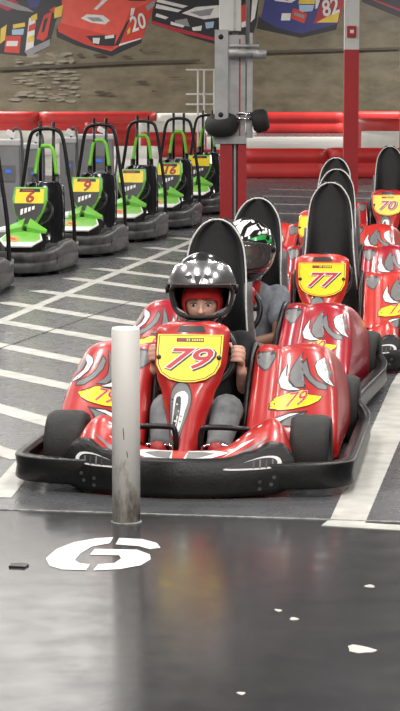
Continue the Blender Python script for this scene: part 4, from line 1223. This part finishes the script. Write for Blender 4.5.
def make_child(spec):
    CW.x = spec.get('wheel_x', -.02)
    M3 = Matrix.Rotation(R(spec['yaw']), 3, 'Z') @ Matrix.Rotation(R(spec.get('pitch', 0)), 3, 'X')
    Hc = Vector(spec['head'])
    mat = spec['skin']
    ws = spec.get('wide', 1.0)
    rings = [(0, .10, .085, .105, .085), (0, .12, .14, .112, .09), (0, .15, .22, .105, .082), (0, .165, .31, .112, .080), (0, .17, .39, .128, .082), (0, .165, .445, .125, .07), (0, .155, .48, .085, .055), (0, .145, .505, .05, .045)]
    rings = [(a, b0, c * spec.get('tall', 1.0), rx * (ws if c < .48 else 1), ry) for a, b0, c, rx, ry in rings]
    b_ = MB()
    torso(b_, rings, mat)
    limb(b_, [(0, .145, .49), Hc + Vector((0, .03, -.06))], [.044, .044], mat)
    head(b_, Hc, M3, mat)
    sh = MB(); torso(sh, rings, mat, .012)
    tr = MB(); torso(tr, rings[:3], mat, .016)
    so = []
    for s, ang, el in spec['arms']:
        Wr = grip(b_, ang, mat)
        S = Vector((s * .128 * ws, .165, .445 * spec.get('tall', 1.0))); El = Vector(el)
        limb(b_, [S, S.lerp(El, .5) + Vector((s * .006, 0, 0)), El], [.040, .034, .028], mat)
        limb(b_, [El, El.lerp(Wr, .35) + Vector((s * .004, 0, 0)), Wr], [.029, .031, .020], mat)
        e2 = S.lerp(El, spec['sleeve'])
        limb(sh, [Vector((s * .09 * ws, .165, .43 * spec.get('tall', 1.0))), S, S.lerp(El, spec['sleeve'] * .5), e2], [.05, .054, .051, .050], mat)
    for s in (-1, 1):
        hip = Vector((s * .065, .06, .11)); kn = Vector((s * .115, -.26, .225)); an = Vector((s * .105, -.46, .115))
        limb(b_, [hip, hip.lerp(kn, .5), kn], [.062, .055, .044], mat); limb(b_, [kn, kn.lerp(an, .4), an], [.044, .042, .028], mat)
        limb(tr, [hip, hip.lerp(kn, .5) + Vector((0, 0, .008)), kn + Vector((0, .0, .008)), kn.lerp(an, .5), an + Vector((0, .02, .01))], [.078, .074, .064, .055, .046], mat)
        limb(b_, [an, an + Vector((0, -.03, -.03)), an + Vector((0, -.065, .0))], [.028, .026, .022], mat)
        q = MB(); limb(q, [an + Vector((0, .015, -.03)), an + Vector((0, -.03, -.028)), an + Vector((s * .004, -.075, .01))], [.036, .038, .032], SHOE); so.append(q)
    body = fuse(b_, 'person', mat, .0048, None, 2)
    append_mesh(body, face_bits(Hc, M3))
    prop(body, spec['label'], 'person')
    o = fuse(sh, 't_shirt', spec['shirt'], .007, body, 6)
    o2 = fuse(tr, 'trousers', TROUS, .007, body, 6)
    for q in so: fuse(q, 'shoe', SHOE, .006, body, 3)
    # knitted hood with an opening for the face
    m = MB(); NA, NE = 60, 36; rows = []
    for i in range(NE + 1):
        el = R(-80 + 170 * i / NE); row = []
        for k in range(NA):
            a = 2 * math.pi * k / NA; d = Vector((math.sin(a) * math.cos(el), -math.cos(a) * math.cos(el), math.sin(el)))
            v = Vector((d.x * .077, d.y * .096, d.z * .108)); v.x *= 1 - .14 * max(0, -d.z)
            if d.y < -.3 and d.z < -.3: v.y -= .012
            row.append(Hc + M3 @ v)
        rows.append(row)
    m.grid(rows, REDCL, closed_u=True)
    keep = []
    for fi in range(len(m.f)):
        i, k = fi // NA, fi % NA; el = -80 + 170 * (i + .5) / NE; az = (k + .5) * 360 / NA; az = az - 360 if az > 180 else az
        if abs(az / 56) ** 3 + abs((el - spec['hood'][0]) / spec['hood'][1]) ** 3 >= 1: keep.append(fi)
    m.f = [m.f[i] for i in keep]; m.mi = [m.mi[i] for i in keep]; m.sm = [m.sm[i] for i in keep]
    hd = m.build('balaclava', body, solid=.006, off=1, sub=1)
    n = MB(); limb(n, [(0, .125, .46), Hc + Vector((0, .01, -.085))], [.068, .064], REDCL); fuse(n, 'balaclava_neck', REDCL, .006, hd, 3)
    body.location = spec['loc']; body.rotation_euler = (0, 0, R(spec['rot']))
    return body, o

c1 = dict(head=(-.022, .075, .612), yaw=4, pitch=3, skin=SKINL, arms=[(-1, math.pi - .02, (-.205, .03, .285)), (1, .02, (.150, .03, .285))], sleeve=.5, shirt=SHIRTB, hood=(-6, 20), loc=(.021, 8.577, 0), rot=-7.5,
          label='small child in a silver and black helmet with a red hood steering kart 79')
p1, shirt1 = make_child(c1)
HC = Vector((-.022, .085, .655)); HM = Matrix.Rotation(R(4), 3, 'Z') @ Matrix.Rotation(R(2), 3, 'X')
h1 = make_helmet(HC, HM, SHEL1, p1, port=(66, -7.5, 22))
visor(HC, HM, h1, VIS1, 76, 16, 54, 1.055)
tr = bvh(h1); d = MB()
A_ = lambda s, pts: [(HC.x + s * x, HC.z + z) for x, z in pts]
for s in (-1, 1):
    for c, pts in ((SILV, [(.128, .06), (.118, .03), (.112, -.03), (.108, -.075), (.085, -.115), (.098, -.105), (.118, -.06), (.131, 0), (.132, .04)]),
                   (WHT, [(.119, .05), (.113, .0), (.109, -.05), (.113, -.04), (.118, .0), (.123, .05)]),
                   (SILV, [(.02, -.112), (.06, -.100), (.09, -.070), (.075, -.095), (.05, -.120), (.02, -.130)]),
                   (GRY, [(.02, -.136), (.05, -.128), (.082, -.098), (.07, -.122), (.05, -.142), (.02, -.148)])):
        decal(d, tr, A_(s, pts), c, lambda a, b: (a, -1, b), (0, 1, 0), eps=.0015, h=.02)
vz = [c for c in h1.children if c.name.startswith('visor') and 'pivot' not in c.name][0]
vt = bvh(vz); vd = MB()
for pts in ([(-.055, .085), (-.028, .092), (-.022, .080), (-.040, .073)], [(.055, .085), (.028, .092), (.022, .080), (.040, .073)], [(-.016, .088), (.016, .088), (.004, .055), (-.004, .055)]):
    decal(vd, vt, [(HC.x + x, HC.z + z - .012) for x, z in pts], INK, lambda a, b: (a, -1, b), (0, 1, 0), eps=.0015, h=.02)
vd.build('visor_graphic', h1, merge=False)
for k in (-1, 0, 1):
    decal(d, tr, [(HC.x + k * .022 - .007, HC.z - .098), (HC.x + k * .022 + .007, HC.z - .098), (HC.x + k * .022 + .006, HC.z - .108), (HC.x + k * .022 - .006, HC.z - .108)], INK, lambda a, b: (a, -1, b), (0, 1, 0), eps=.002, h=.03)
d.build('shell_graphic', h1, merge=False)

c2 = dict(head=(.0, .09, .645), yaw=-4, pitch=2, skin=SKIND, arms=[(-1, math.pi - .05, (-.225, .05, .30)), (1, -1.0, (.165, -.01, .292))], wheel_x=-.05, wide=1.1, tall=1.07, sleeve=.55, shirt=SHIRTG, hood=(-4, 22), loc=(.203, 10.274, 0), rot=-12,
          label='child in a green, white and black helmet and grey t-shirt in the second kart')
p2, shirt2 = make_child(c2)
HC = Vector((.0, .10, .688)); HM = Matrix.Rotation(R(-6), 3, 'Z') @ Matrix.Rotation(R(2), 3, 'X')
h2 = make_helmet(HC, HM, SHEL2, p2, port=(68, -3, 21))
visor(HC, HM, h2, VIS2, 74, -25, 20, 1.03)
tr = bvh(h2); d = MB()
arts = [(WHT, [(-.12, .07), (-.10, .10), (-.06, .135), (-.02, .150), (-.05, .115), (-.085, .075), (-.10, .055)]), (WHT, [(-.03, .075), (-.05, .11), (-.01, .148), (.03, .150), (.0, .12), (-.01, .085)]),
        (WHT, [(.01, .075), (.02, .115), (.06, .135), (.085, .11), (.05, .105), (.03, .08)]), (WHT, [(-.075, .062), (-.05, .08), (-.04, .066)]),
        (HGRN, [(.03, .066), (.06, .075), (.09, .085), (.115, .075), (.129, .03), (.118, .035), (.10, .062), (.06, .058)]), (WHT, [(.08, .09), (.105, .085), (.12, .06), (.115, .085), (.09, .11)]),
        (HGRN, [(-.09, -.085), (-.05, -.10), (-.01, -.105), (-.05, -.130), (-.085, -.12)]), (WHT, [(-.11, -.06), (-.085, -.085), (-.09, -.115), (-.105, -.1)]), (WHT, [(-.045, -.134), (-.005, -.110), (.0, -.118), (-.03, -.145)]),
        (WHT, [(.0, -.142), (.05, -.132), (.085, -.105), (.112, -.06), (.118, -.066), (.095, -.118), (.06, -.146), (.0, -.152)]), (HGRN, [(.10, .02), (.128, .01), (.125, -.05), (.108, -.04)])]
for c, pts in arts:
    decal(d, tr, [(HC.x + x, HC.z + z) for x, z in pts], c, lambda a, b: (a, -1, b), (0, 1, 0), eps=.0018, h=.02)
d.build('shell_graphic', h2, merge=False)
ts = bvh(shirt2); d = MB()
for i, pts in enumerate([[(.03, .42), (.045, .43), (.05, .39), (.042, .33), (.05, .27), (.03, .26), (.02, .32), (.035, .37)], [(.055, .40), (.075, .41), (.07, .375), (.058, .37)], [(.0, .31), (.02, .30), (.015, .26), (.0, .265)]]):
    decal(d, ts, pts, WHT, lambda a, b: (a, -1, b), (0, 1, 0), eps=.003, h=.02)
d.build('shirt_print', shirt2, merge=False)
